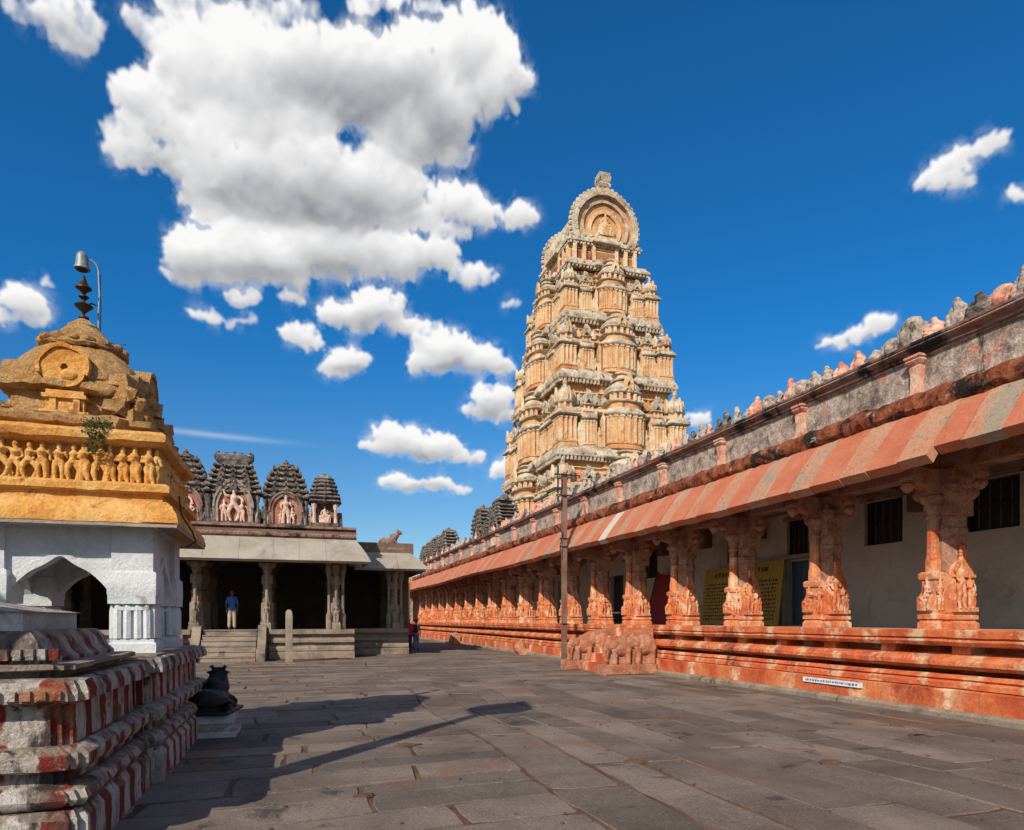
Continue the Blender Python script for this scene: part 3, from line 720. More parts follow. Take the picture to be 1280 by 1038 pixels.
for k in range(len(LV)-1):
    z0, a0, b0 = LV[k]; z1, a1, b1 = LV[k+1]; H = z1-z0
    b = MB(); pr = .3
    zt = z1-.9 if k < 4 else z1-.5
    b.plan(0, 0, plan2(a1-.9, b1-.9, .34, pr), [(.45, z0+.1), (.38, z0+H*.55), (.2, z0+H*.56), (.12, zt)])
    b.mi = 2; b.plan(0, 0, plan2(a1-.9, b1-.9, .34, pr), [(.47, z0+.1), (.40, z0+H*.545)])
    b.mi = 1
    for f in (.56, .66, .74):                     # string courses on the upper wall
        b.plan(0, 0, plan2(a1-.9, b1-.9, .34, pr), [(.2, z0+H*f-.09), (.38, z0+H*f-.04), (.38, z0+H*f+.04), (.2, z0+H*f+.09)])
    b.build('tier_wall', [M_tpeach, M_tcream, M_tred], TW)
    if k == 4:
        b = MB()
        for s in (-.9, -.62, -.34, .34, .62, .9):
            b.box(s*(a1-.4)-.18, s*(a1-.4)+.18, -b1+.1, -b1+.6, z0+.3, zt); b.box(-a1+.1, -a1+.6, s*(b1-.4)-.18, s*(b1-.4)+.18, z0+.3, zt)
        stuff(b.build('neck_pilasters', M_tcream, TW))
        continue
    # bays
    for sx, sy in ((-1, -1), (1, -1), (-1, 1), (1, 1)):
        w = a0*.27
        inst(KUTA, 'corner_shrine', TW, (sx*(a0-.3-w/2), sy*(b0-.3-w/2), z0+.05), 0, (w, w, H*.86))
    def face(ax, half, dep, n_mid):
        # ax: 0 front(-y),1 right(+x),2 back,3 left(-x)
        R = Matrix.Rotation(ax*pi/2, 4, 'Z')
        wS = half*.56; dS = wS*.62
        p = R @ Vector((0, -dep+.15+dS*.1, z0+.05)); inst(SALA, 'centre_shrine', TW, p, ax*pi/2, (wS, dS, H*.96))
        ws = half*.19
        pos = [.52] if n_mid == 1 else [.44, .66]
        for f in pos:
            for s in (-1, 1):
                p = R @ Vector((s*f*half, -dep+.45+ws*.5, z0+.05)); inst(PANJ, 'arched_shrine', TW, p, ax*pi/2, (ws, ws, H*.80))
    face(0, a0, b0, 1); face(3, b0, a0, 1 if b0 < 8.5 else 2)
    if k < 9:
        face(1, b0, a0, 1); 
    # statues between the bays and on the ledges
    for ax, half, dep in ((0, a0, b0), (3, b0, a0)):
        R = Matrix.Rotation(ax*pi/2, 4, 'Z')
        for f in (.36, .655, .8):
            for s in (-1, 1):
                h = H*.30*random.uniform(.85, 1.05)
                p = R @ Vector((s*f*half*.98, -dep+.75, z0+.12)); q = inst(withmat(random.choice(FIGLO), M_tcream), 'statue', TW, p, ax*pi/2, (h*1.0, h*.9, h))
        for f in (.2, .34, .44, .6, .7):
            for s in (-1, 1):
                h = H*.17*random.uniform(.8, 1.15)
                p = R @ Vector((s*f*half, -(dep-.9)*.93+.12, z0+H*.57)); q = inst(withmat(random.choice(FIGLO), random.choice((M_tcream, M_tgrey, M_tpeach))), 'statue', TW, p, ax*pi/2, (h*1.2, h, h))
# pilasters behind the bays
b = MB()
for k in range(4):
    z0, a0, b0 = LV[k]; z1, a1, b1 = LV[k+1]; H = z1-z0
    for f in (.30, .42, .62, .72):
        for s in (-1, 1):
            b.box(s*f*a0-.13, s*f*a0+.13, -b0+.55, -b1+.6, z0+.3, z0+H*.47); b.box(-a0+.55, -a1+.6, s*f*b0-.13, s*f*b0+.13, z0+.3, z0+H*.47)
    b.plan(0, 0, plan2(a0-.75, b0-.75, .3, .2), [(-.1, z0+H*.44), (.2, z0+H*.46), (.22, z0+H*.48), (-.3, z0+H*.52)])
stuff(b.build('wall_pilasters', M_tcream, TW))
# barrel roof: axis along y, horseshoe gables at both ends
b = MB(); R0 = 3.7; zc = 43.0
def horseshoe(r, y, n=40, pt=.05):
    out = []
    for i in range(n+1):
        t = -.52+(pi+1.04)*i/n
        out.append((r*cos(t), y, zc+r*sin(t)*(1+pt*max(0, sin(t))**8)))
    return out
rings = []
for i in range(25):
    y = -3.9+7.8*i/24; rings.append(horseshoe(R0*(.93 if i % 2 else .965)*.97, y))
b.loft(rings); b.mi = 1; b.build('barrel_roof', [M_tgrey, M_tcream], TW)
b = MB(); b.box(-4.0, 4.0, -4.1, 4.1, 41.5, 42.0); b.build('roof_base', M_tgrey, TW)
gab = MB()
gab.mi = 1; gab.loft([horseshoe(R0*.9, -4.05), horseshoe(R0*.9, -3.8)])
gab.mi = 0
gab.arch(0, -4.5, -3.7, zc, R0*.86, R0*1.03, -.5, pi+.5, 40, point=.05)
gab.arch(0, -4.3, -3.9, zc, R0*.66, R0*.73, -.5, pi+.5, 36, point=.05)
gab.mi = 2; gab.arch(0, -4.22, -3.9, zc-.2, R0*.42, R0*.52, -.55, pi+.55, 30, point=.1)
for i in range(30):
    t = -.45+(pi+.9)*i/29; r = R0*1.05
    p = MB(); p.ell(0, 0, 0, .26, .3, .26, 6, 4); gab.mi = 2; gab.add(p, Matrix.Translation((r*cos(t), -4.15, zc+r*sin(t)*(1+.05*max(0, sin(t))**8))))
gab.rough(.05, 1.5)
G1 = gab.mesh('gable', [M_tgrey, M_tpeach, M_tcream])
inst(G1, 'gable', TW); inst(G1, 'gable', TW, (0, 0, 0), pi)
f = inst(withmat(FIG[3], M_tcream), 'statue', TW, (0, -4.4, 42.0), 0, (2.4, 1.6, 2.4))
b = MB(); 
for i in range(3): b.stack(0, -4.25, [(1.25-i*.3, 41.4+i*.5), (1.25-i*.3, 41.8+i*.5)], 4, ry=.3)
b.build('statue_pedestal', M_tcream, TW)
b = MB(); b.stack(0, -3.7, [(.6, 46.4), (.45, 46.9), (.4, 47.1), (.5, 47.2), (.62, 47.3), (.66, 47.6), (.5, 47.85), (.55, 47.95), (.66, 48.15), (.66, 48.5), (.55, 48.55), (.6, 48.6), (.6, 48.8), (.3, 48.85)], 4)
b.rough(.1, 1.3); b.build('finial', M_tgrey, TW)
b = MB(); b.tube([(-2.4, -3.6, 45.6), (-2.4, -3.6, 46.5)], [.12, .05], 5); b.build('broken_finial', M_iron, TW)

# ------------------------------------------------------------------ stepped miniature shrines used on roofs
def mini_shrine(kind, parent, x, y, z, w, h, fig=0, rz=0.0):
    """kind 0 ridge roofed niche, 1 rounded niche, 2 small domed pavilion"""
    root = bpy.data.objects.new('roof_shrine', None); COL.objects.link(root); root.parent = parent; root.location = (x, y, z); root.rotation_euler = (0, 0, rz)
    d = w*.34
    b = MB(); b.mi = 0
    if kind < 2:
        zb = h*.40
        b.box(-w*.48, w*.48, -d*.5, d*.9, 0, h*.03); b.box(-w*.44, w*.44, -d*.25, d*.8, h*.03, zb+h*.05)
        for s in (-1, 1):
            for q in (.46, .34): b.stack(s*w*q, -d*.35, [(w*.035, h*.03), (w*.03, h*.05), (w*.022, h*.06), (w*.026, h*.2), (w*.02, h*.3), (w*.04, h*.36), (w*.045, h*.39)], 6)
        NL = 6
        top = .80 if kind == 0 else .9
        for i in range(NL):
            f = i/(NL-1); zz = zb+(h*top-zb)*i/NL; hh = (h*top-zb)/NL
            ww = w*(.52-.16*f**1.1) if kind == 0 else w*(.50-.22*f**1.7)
            b.stack(0, d*.25, [(ww*.82, zz), (ww*.82, zz+hh*.34), (ww*.98, zz+hh*.40), (ww*1.04, zz+hh*.58), (ww*.96, zz+hh*.74), (ww*.80, zz+hh*.97)], 4, ry=.44+.2*f)
            for q in (-1, 1):
                for r in (-1, 1): b.stack(q*ww*.93, d*.25+r*ww*.93*(.44+.2*f), [(ww*.10, zz+hh*.4), (ww*.13, zz+hh*.7), (ww*.08, zz+hh*1.0), (.01, zz+hh*1.35)], 4)
            for j in (-.5, 0, .5):
                b.arch(j*ww*1.05, d*.25-ww*(.44+.2*f)-.05, d*.25-ww*(.44+.2*f)+.05, zz+hh*.62, ww*.04, ww*.15, -.5, pi+.5, 6, point=.3)
        if kind == 0:
            zz = h*.8; ww = w*.30
            b.box(-ww*.9, ww*.9, -d*.3, d*.7, zz, zz+h*.05)
            b.stack(0, d*.2, [(ww*1.05, zz+h*.05), (ww*1.15, zz+h*.07), (ww, zz+h*.12), (ww*.7, zz+h*.15)], 4, ry=.5)
            for j in range(5): b.stack((-1+j*.5)*ww, d*.2, [(ww*.16, zz+h*.1), (ww*.2, zz+h*.14), (ww*.08, zz+h*.17), (ww*.1, zz+h*.185+(.012*h if j == 2 else 0)), (.01, zz+h*.2+(.02*h if j == 2 else 0))], 6)
            for s in (-1, 1): b.ell(s*ww*1.15, d*.2, zz+h*.13, ww*.12, ww*.2, h*.06, 6, 5)
        else:
            b.stack(0, d*.2, [(w*.2, h*.9), (w*.17, h*.94), (w*.05, h*.955), (w*.06, h*.98), (.01, h*1.03)], 8)
    else:
        b.box(-w*.48, w*.48, -w*.48, w*.48, 0, h*.07); b.box(-w*.34, w*.34, -w*.25, w*.4, h*.07, h*.42)
        NL = 6
        for i in range(NL):
            f = i/(NL-1); zz = h*.42+h*.45*i/NL; hh = h*.45/NL; ww = w*(.56-.20*f**1.4)
            b.stack(0, 0, [(ww*.86, zz), (ww*.86, zz+hh*.35), (ww, zz+hh*.45), (ww*1.02, zz+hh*.65), (ww*.86, zz+hh*.97)], 8 if i > 1 else 4)
            for j in range(8):
                a = 2*pi*j/8; b.ell(ww*cos(a), ww*sin(a), zz+hh*.6, ww*.12, ww*.12, hh*.45, 6, 4)
        b.stack(0, 0, [(w*.32, h*.87), (w*.36, h*.9), (w*.25, h*.95), (w*.06, h*.97), (w*.05, h*1.0)], 8)
    b.rough(.032, 3.2, x)
    b.build('masonry', M_black, root, smooth=30)
    b = MB()
    if kind < 2:
        b.arch(0, -d*.42, -d*.2, h*.22, w*.29, w*.35, -.0, pi, 16, kz=1.35 if kind == 0 else 1.25, point=.12 if kind == 0 else 0)
        b.arch(0, -d*.5, -d*.3, h*.22, w*.35, w*.385, -.0, pi, 16, kz=1.35 if kind == 0 else 1.25, point=.12 if kind == 0 else 0)
        for s in (-1, 1): b.box(s*w*.32-w*.04, s*w*.32+w*.04, -d*.42, -d*.2, h*.03, h*.22)
        n_ = MB(); n_.arch(0, -d*.28, -d*.24, h*.22, 0.005, w*.295, 0, pi, 16, kz=1.35 if kind == 0 else 1.25, point=.12 if kind == 0 else 0); n_.box(-w*.295, w*.295, -d*.28, -d*.24, h*.03, h*.22)
        b.rough(.012, 5, x); b.build('niche_arch', M_cop if kind else M_arch, root); n_.build('niche_back', M_niche, root)
        figs = [(0, h*.44, fig), (-w*.17, h*.28, 0), (w*.17, h*.28, 2)] if kind == 0 else [(0, h*.42, fig), (-w*.12, h*.18, 0), (w*.13, h*.24, 1)]
        for fx, fh, fk in figs:
            inst(withmat(FIG[fk], M_pinkfig), 'figure', root, (fx, -d*.42, h*.035), 0, (fh*.95, fh*.7, fh))
    else:
        for s in (-1, 1):
            for t in (-1,): b.stack(s*w*.38, t*w*.38, [(w*.08, h*.07), (w*.06, h*.1), (w*.05, h*.3), (w*.09, h*.37), (w*.1, h*.42)], 6)
        b.build('pavilion_posts', M_pinkfig, root)
        inst(withmat(FIG[3], M_pinkfig), 'figure', root, (0, -w*.3, h*.08), 0, h*.3)
    return root

# ------------------------------------------------------------------ pillared hall at the end of the court
HALL = thing('pillared_hall', (-1, 30, 0), 'grey stone pillared hall with pale sloping eave and blackened niche shrines along its roof', 'hall')
Z = Vector((-1, 30, 0))
def hall_col(x, y, z0, z1, w=.46, twin=False, carve=True, mat=None):
    mat = mat or M_grey
    b = MB(); h = z1-z0
    b.stack(0, 0, [(w*.62, 0), (w*.62, .14), (w*.54, .16), (w*.58, .2), (w*.58, .3), (w*.5, .32)], 4)
    b.stack(0, 0, [(w*.5, .32), (w*.5, h*.36), (w*.42, h*.38)], 4)
    b.stack(0, 0, [(w*.40, h*.38), (w*.40, h*.50), (w*.45, h*.51), (w*.45, h*.53), (w*.36, h*.54), (w*.36, h*.64)], 8)
    b.stack(0, 0, [(w*.45, h*.64), (w*.45, h*.76)], 4)
    b.stack(0, 0, [(w*.34, h*.76), (w*.34, h*.82), (w*.42, h*.84), (w*.36, h*.86)], 8)
    b.stack(0, 0, [(w*.45, h*.86), (w*.72, h*.9), (w*.72, h*.93), (w*.5, h*.95), (w*.5, h)], 4)
    b.rough(.008, 5, x)
    c = b.build('column', mat, HALL, (x-Z.x, y-Z.y, z0))
    br = MB()
    for s in (-1, 1):
        br.loft([[(s*w*.4, -w*.3, h*.93), (s*w*.4, w*.3, h*.93), (s*w*.4, w*.3, h), (s*w*.4, -w*.3, h)], [(s*w*1.4, -w*.25, h*.97), (s*w*1.4, w*.25, h*.97), (s*w*1.4, w*.25, h), (s*w*1.4, -w*.25, h)]])
    br.loft([[(-w*.3, -w*.4, h*.93), (w*.3, -w*.4, h*.93), (w*.3, -w*.4, h), (-w*.3, -w*.4, h)], [(-w*.25, -w*1.5, h*.97), (w*.25, -w*1.5, h*.97), (w*.25, -w*1.5, h), (-w*.25, -w*1.5, h)]])
    br.build('bracket', mat, c)
    if carve:
        cn = MB()
        cn.stack(0, -w*.95, [(w*.36, 0), (w*.36, .25), (w*.3, .28), (w*.26, .3), (w*.3, .34)], 4)
        cn.stack(0, -w*.95, [(w*.28, .3), (w*.26, h*.27), (w*.2, h*.33), (w*.13, h*.38), (w*.13, h*.7), (w*.2, h*.73), (w*.14, h*.76), (w*.26, h*.82), (w*.34, h*.86), (w*.3, h*.92)], 8)
        cn.rough(.008, 6, x); cn.build('colonette', mat, c)
        inst(withmat(FIG[int(abs(x)*3) % 3], mat), 'carved_figure', c, (0, -w*1.2, .3), 0, (.62, .5, .8))
        if twin:
            for s in (-1, 1):
                t = MB(); t.stack(s*w*.62, -w*.5, [(w*.26, 0), (w*.26, .6), (w*.2, .65), (w*.13, .75), (w*.13, h*.72), (w*.24, h*.8), (w*.3, h*.86), (w*.26, h)], 8); t.build('colonette', mat, c)
    return c
HX = [-11.9, -9.2, -6.5, -3.83, -1.14, 1.62]
PT = 1.2
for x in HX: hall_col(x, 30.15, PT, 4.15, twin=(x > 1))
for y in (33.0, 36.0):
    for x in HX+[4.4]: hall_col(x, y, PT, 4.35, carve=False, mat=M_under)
hall_col(4.45, 32.6, PT, 4.1, twin=True)
# platform, built as moulded courses of stone
def mould(x0, x1, yf, zs, name, mat, parent, yb):
    """a course facing -y between x0 and x1; zs is a profile of (outset, z)"""
    x = x0
    while x < x1-.05:
        l = min(random.uniform(1.2, 2.2), x1-x)
        if x1-x-l < .5: l = x1-x
        pr = [(yf-e, z) for e, z in zs]+[(yb, zs[-1][1]), (yb, zs[0][1])]
        b = MB(); b.ext(pr, x+.006, x+l-.006, max(2, int(l/.25)), 'x'); b.rough(.01, 3, x); wpart(b, name, mat, parent); x += l
PROF = [[(.28, 0), (.28, .26), (.24, .29)], [(.16, .29), (.2, .33), (.2, .44), (.14, .5)], [(.04, .5), (.04, .62)], [(.12, .62), (.18, .67), (.18, .77), (.1, .83)], [(.03, .83), (.03, .97)], [(.14, .97), (.2, 1.02), (.2, 1.2)]]
for x0, x1, yf in ((-13, -3.95, 29.55), (-1.05, 2.35, 29.55), (2.4, 5.05, 32.2)):
    for pr in PROF: mould(x0, x1, yf, pr, 'platform_block', M_grey, HALL, yf+.6)
b = MB(); b.box(-13, 2.4, 30.1, 42, 0, 1.19); b.box(2.4, 5.0, 32.75, 42, 0, 1.19); b.box(-3.95, -1.05, 29.6, 30.2, 0, 1.19)
wpart(b, 'platform_core', M_grey, HALL, smooth=0)
b = MB(); b.box(2.1, 2.34, 29.7, 32.3, 0, 1.195); wpart(b, 'platform_return', M_grey, HALL)
for i in range(6):
    zt = 1.2-i*.2; y0 = 29.7-i*.3
    b = MB(); b.ext([(y0-.3, zt-.2), (y0-.3, zt-.04), (y0-.33, zt-.04), (y0-.33, zt), (y0+.35, zt), (y0+.35, zt-.2)], -3.5, -1.5, 9, 'x'); b.rough(.012, 3, i); wpart(b, 'step', M_grey, HALL)
for i in range(6):
    zt = 1.2-i*.2; y0 = 29.7-i*.3
    b = MB(); b.ext([(y0-.3, zt-.2), (y0-.3, zt), (y0+.35, zt), (y0+.35, zt-.2)], -6.6, -4.2, 7, 'x'); b.rough(.012, 3, i); wpart(b, 'step', M_grey, HALL)
for x in (-3.72, -1.3):
    b = MB(); pr = [(27.75, 0), (27.75, .3), (27.95, .42), (28.5, .5), (29.0, .9), (29.3, 1.32), (29.8, 1.38), (29.8, 0)]
    b.ext(pr, x-.16, x+.16, 2, 'x'); b.rough(.01, 3, x); wpart(b, 'balustrade', M_grey, HALL)
# beams, ceiling, back wall
b = MB(); b.box(-13, 2.3, 29.95, 30.4, 4.15, 4.5); b.box(2.35, 4.9, 32.4, 32.85, 4.1, 4.5); wpart(b, 'beam', M_grey, HALL, smooth=0)
b = MB()
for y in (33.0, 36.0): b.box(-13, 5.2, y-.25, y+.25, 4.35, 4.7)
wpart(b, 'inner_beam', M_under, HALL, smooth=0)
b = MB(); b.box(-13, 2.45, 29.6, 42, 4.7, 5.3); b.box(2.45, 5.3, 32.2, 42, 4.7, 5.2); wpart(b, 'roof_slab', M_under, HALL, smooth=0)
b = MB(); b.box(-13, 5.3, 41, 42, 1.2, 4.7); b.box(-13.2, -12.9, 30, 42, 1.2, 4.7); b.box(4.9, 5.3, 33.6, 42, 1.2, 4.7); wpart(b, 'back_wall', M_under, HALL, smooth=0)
# eave slabs facing the court, and round its right corner
def eave_slab(x0, x1, yb, yt, zb, zt, mat, ex0=0, ex1=0, name='eave_slab'):
    b = MB(); rings = []
    n = 6
    for k in range(n+1):
        f = k/n; y = yb+(yt-yb)*f; z = zb+(zt-zb)*(f**.85)
        X0 = x0-ex0*(1-f); X1 = x1+ex1*(1-f)
        nx = 5
        rings.append([(X0+(X1-X0)*i/nx, y, z) for i in range(nx+1)]+[(X1+(X0-X1)*i/nx, y+.10, z-.09) for i in range(nx+1)])
    b.loft(rings); b.rough(.006, 2, x0); return wpart(b, name, mat, HALL, smooth=50)
x = -12.9
while x < 2.35:
    l = min(random.uniform(.95, 1.3), 2.42-x)
    if 2.42-x-l < .5: l = 2.42-x
    last = x+l > 2.3
    eave_slab(x+.004, x+l-.004, 28.45, 29.6, 3.98, 4.98, M_eaveg, 0, .5 if last else 0); x += l
def eave_side(y0, y1, xb, xt, zb, zt, ey0=0.0):
    b = MB(); rings = []
    for k in range(7):
        f = k/6; xx = xb+(xt-xb)*f; z = zb+(zt-zb)*(f**.85); Y0 = y0-ey0*(1-f)
        rings.append([(xx, Y0+(y1-Y0)*i/4, z) for i in range(5)]+[(xx-.1, y1+(Y0-y1)*i/4, z-.09) for i in range(5)])
    b.loft(rings); b.rough(.006, 2, y0); wpart(b, 'eave_slab', M_eaveg, HALL, smooth=50)
eave_side(29.62, 31.0, 2.95, 2.42, 3.98, 4.98, 1.1)
for a0, a1, e in ((2.5, 3.5, 0), (3.51, 4.45, 0), (4.46, 5.1, .75)):
    eave_slab(a0, a1, 31.2, 32.3, 3.93, 4.8, M_eaveg, 0, e)
eave_side(32.31, 33.6, 5.85, 5.1, 3.93, 4.8, 1.1); 
for y in (33.62, 35.0, 36.4, 37.8): eave_side(y, y+1.36, 5.85, 5.1, 3.93, 4.8)
# cornice and roof parapet
for pr in ([(-.25, 4.98), (.0, 5.0), (.1, 5.06), (.1, 5.15), (.0, 5.2)], [(-.2, 5.2), (-.1, 5.22), (-.1, 5.34), (-.2, 5.36)], [(-.1, 5.36), (.06, 5.40), (.06, 5.48), (-.1, 5.52)]):
    mould(-12.9, 2.45, 29.6, pr, 'roof_course', M_cop, HALL, 31.5)
for pr in ([(-.2, 4.8), (.05, 4.83), (.1, 4.9), (.1, 5.0), (.0, 5.08)],): mould(2.5, 5.2, 32.3, pr, 'roof_course', M_cop, HALL, 34)
b = MB()
n = 90
for i in range(n): b.ell(-12.8+15.2*i/n, 29.53, 5.12, .07, .06, .05, 6, 4)
stuff(wpart(b, 'roof_beading', M_cop, HALL))
for (k, x, w, h, f) in ((0, -9.6, 2.0, 3.0, 1), (1, -7.8, 1.7, 2.8, 0), (1, -4.25, 1.75, 2.95, 2), (0, -2.43, 2.04, 3.05, 4), (1, -.40, 1.78, 2.78, 0), (2, 1.16, 1.15, 2.32, 3)):
    mini_shrine(k, HALL, x-Z.x, 30.2-Z.y, 5.5, w, h, f)
# low figure parapet between the shrines
x = -12.6; b = MB(); b.box(-12.8, 1.9, 30.2, 30.5, 5.5, 6.2); b.rough(.03, 2); wpart(b, 'roof_parapet', M_black, HALL)
for x0, x1 in ((-3.5, -3.3), (-1.35, -1.15), (.45, .62), (-5.6, -5.1), (-6.9, -6.0)):
    for q in range(4):
        x = x0-.15+(x1-x0+.3)*q/3
        inst(withmat(FIG[q % 3], M_black if q % 2 else M_fin), 'parapet_figure', HALL, (x-Z.x, 30.05-Z.y, 5.52), 0, (.75, .6, .78))
for (lx, ly, lz, lb, sc) in ((4.35, 33.2, 5.08, 'weathered reddish stone bull lying on the roof at the right end of the hall', 1.25),):
    t = tag(inst(withmat(BULL, M_cop), 'bull_statue', None, (lx, ly, lz+.05), 0, sc*.9), lb, 'statue')

po = MB(); po.stack(0, 0, [(.13, 0), (.125, 1.7), (.11, 1.9), (.05, 1.98)], 4); po.rough(.008, 3)
tag(po.build('stone_post', M_grey, None, (-.25, 27.15, 0)), 'thin upright stone post standing in front of the hall platform beside the steps', 'post')

# ------------------------------------------------------------------ long red gallery on the right
GAL = thing('stone_gallery', (10.2, 9, 0), 'long red stone gallery with carved columns, striped eave and worn figures along its parapet', 'gallery')
GZ = Vector((10.2, 9, 0)); Y0G, Y1G = 3.2, 63.0; BAY = 2.88
def gcourse(prof, name, mat, l0, l1, y0=Y0G, y1=Y1G, xb=11.0, seg=.3, amp=.012, sc=3, gap=.004, jz=0.0, jx=0.0, smooth=38):
    y = y0
    while y < y1-.05:
        l = min(random.uniform(l0, l1)*(1 if y < 30 else 1.8), y1-y)
        dx = random.uniform(-jx, jx); dz = random.uniform(-jz, jz)
        pr = [(x+dx, z+dz) for x, z in prof]+[(xb, prof[-1][1]+dz), (xb, prof[0][1]+dz)]
        b = MB(); b.ext(pr, y+gap, y+l-gap, max(2, int(l/(seg if y < 25 else seg*3)))); b.rough(amp, sc, y*.1); wpart(b, name, mat, GAL, smooth=smooth); y += l
gcourse([(10.08, -.1), (10.08, .08), (10.14, .13)], 'footing_stone', M_grey, 1.2, 2.6, jx=.02)
gcourse([(10.2, .1), (10.2, .44), (10.24, .46)], 'plinth_block', M_redbase, .7, 1.6, jx=.006)
gcourse([(10.3, .46), (10.25, .48), (10.25, .56), (10.31, .6), (10.27, .63), (10.33, .70)], 'plinth_moulding', M_red, 1.3, 2.4, jx=.005)
gcourse([(10.75, .695), (10.75, .78)], 'plinth_recess', M_redbase, 2, 3, xb=11.0)
gcourse([(10.4, .775), (10.27, .79), (10.2, .85), (10.2, .92), (10.27, .985), (10.36, 1.02), (10.4, 1.04)], 'plinth_moulding', M_red, 1.3, 2.4, jx=.005)
gcourse([(10.72, 1.03), (10.72, 1.17)], 'plinth_recess', M_redbase, 2, 3, xb=11.0)
gcourse([(10.34, 1.16), (10.22, 1.18), (10.18, 1.24), (10.21, 1.29), (10.17, 1.31), (10.17, 1.42), (10.2, 1.44)], 'plinth_coping', M_red, 1.3, 2.2, jx=.006, jz=.004)
for i, y in enumerate([4.1+1.44*k for k in range(12)]):       # stub blocks bridging the recess
    b = MB(); b.box(10.36, 10.75, y-.16, y+.16, 1.03, 1.17, .006); wpart(b, 'recess_block', M_red, GAL)
b = MB(); b.box(10.95, 14.0, Y0G, Y1G, 0, 1.43); wpart(b, 'gallery_floor', M_wall, GAL, smooth=0)
# back wall with openings
def wall_open(x0, x1, y0, y1, z0, z1, holes):
    b = MB(); ys = sorted({y0, y1, *[h[0] for h in holes], *[h[1] for h in holes]})
    for a, c in zip(ys, ys[1:]):
        hs = [h for h in holes if h[0] <= a and h[1] >= c]; z = z0
        for h in sorted(hs, key=lambda q: q[2]):
            if h[2] > z: b.box(x0, x1, a, c, z, h[2])
            z = h[3]
        if z < z1: b.box(x0, x1, a, c, z, z1)
    return b
holes = [(9.95, 11.15, 3.48, 4.55), (12.72, 13.87, 3.47, 4.56), (15.85, 16.75, 1.44, 3.3), (15.85, 16.75, 3.5, 4.5), (18.6, 19.7, 3.5, 4.5), (24.3, 25.4, 3.3, 4.5), (27.3, 28.6, 1.44, 3.6), (34, 35.2, 1.44, 3.7), (6.6, 7.8, 3.48, 4.55)]
wpart(wall_open(13.8, 14.25, Y0G, Y1G, 1.43, 5.2, holes), 'back_wall', M_wall, GAL, smooth=0)
for h in holes:
    if h[2] > 3:
        w = MB(); w.box(13.9, 13.96, h[0], h[0]+.05, h[2], h[3]); w.box(13.9, 13.96, h[1]-.05, h[1], h[2], h[3]); w.box(13.9, 13.96, h[0]+.05, h[1]-.05, h[2], h[2]+.05); w.box(13.9, 13.96, h[0]+.05, h[1]-.05, h[3]-.05, h[3])
        w = wpart(w, 'window', M_iron, GAL, smooth=0)
        gl = MB(); gl.box(14.02, 14.05, h[0], h[1], h[2], h[3]); wpart(gl, 'dark_backing', M_dark, w, smooth=0)  # dark sheet standing in for the unlit room behind the window
        for k in range(1, 5):
            y = h[0]+(h[1]-h[0])*k/5; q = MB(); q.tube([(13.93, y, h[2]), (13.93, y, h[3])], .012, 6); wpart(q, 'bar', M_bar, w)
        q = MB(); q.box(13.91, 13.95, h[0], h[1], (h[2]+h[3])/2-.02, (h[2]+h[3])/2+.02); wpart(q, 'bar', M_iron, w, smooth=0)
        q = MB(); q.box(13.74, 13.95, h[0]-.1, h[1]+.1, h[3]+.002, h[3]+.1, .01); wpart(q, 'lintel', M_colup, GAL, smooth=0)
    else:
        b = MB(); b.box(14.0, 14.06, h[0], h[1], h[2], h[3])
        for k in range(2):
            for j in range(3):
                ya = h[0]+.06+k*(h[1]-h[0])/2; b.box(13.975, 14.0, ya, ya+(h[1]-h[0])/2-.1, h[2]+.1+j*.6, h[2]+.6+j*.6)
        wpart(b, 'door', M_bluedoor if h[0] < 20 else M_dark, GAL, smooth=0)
for y in (15.65, 16.9):
    b = MB(); b.box(13.7, 13.8, y-.08, y+.08, 1.44, 3.4); wpart(b, 'door_jamb', M_wall, GAL, smooth=0)
b = MB(); b.box(13.55, 13.8, 15.4, 17.2, 3.35, 3.44, .01); wpart(b, 'door_hood', M_grey, GAL, smooth=0)
# roof slab, beams
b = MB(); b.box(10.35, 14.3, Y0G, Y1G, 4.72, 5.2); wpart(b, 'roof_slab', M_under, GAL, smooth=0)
ys = [9.23+BAY*k for k in range(-2, 19)]
for k, y in enumerate(ys[:-1]):
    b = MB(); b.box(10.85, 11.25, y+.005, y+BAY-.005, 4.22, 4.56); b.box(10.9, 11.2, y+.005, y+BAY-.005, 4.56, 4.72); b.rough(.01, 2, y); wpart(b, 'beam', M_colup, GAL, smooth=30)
    b = MB(); b.box(10.85, 13.8, y-.2, y+.2, 4.5, 4.72); b.box(13.5, 13.8, y-.22, y+.22, 4.1, 4.5, 0, 0); wpart(b, 'cross_beam', M_under, GAL, smooth=0)
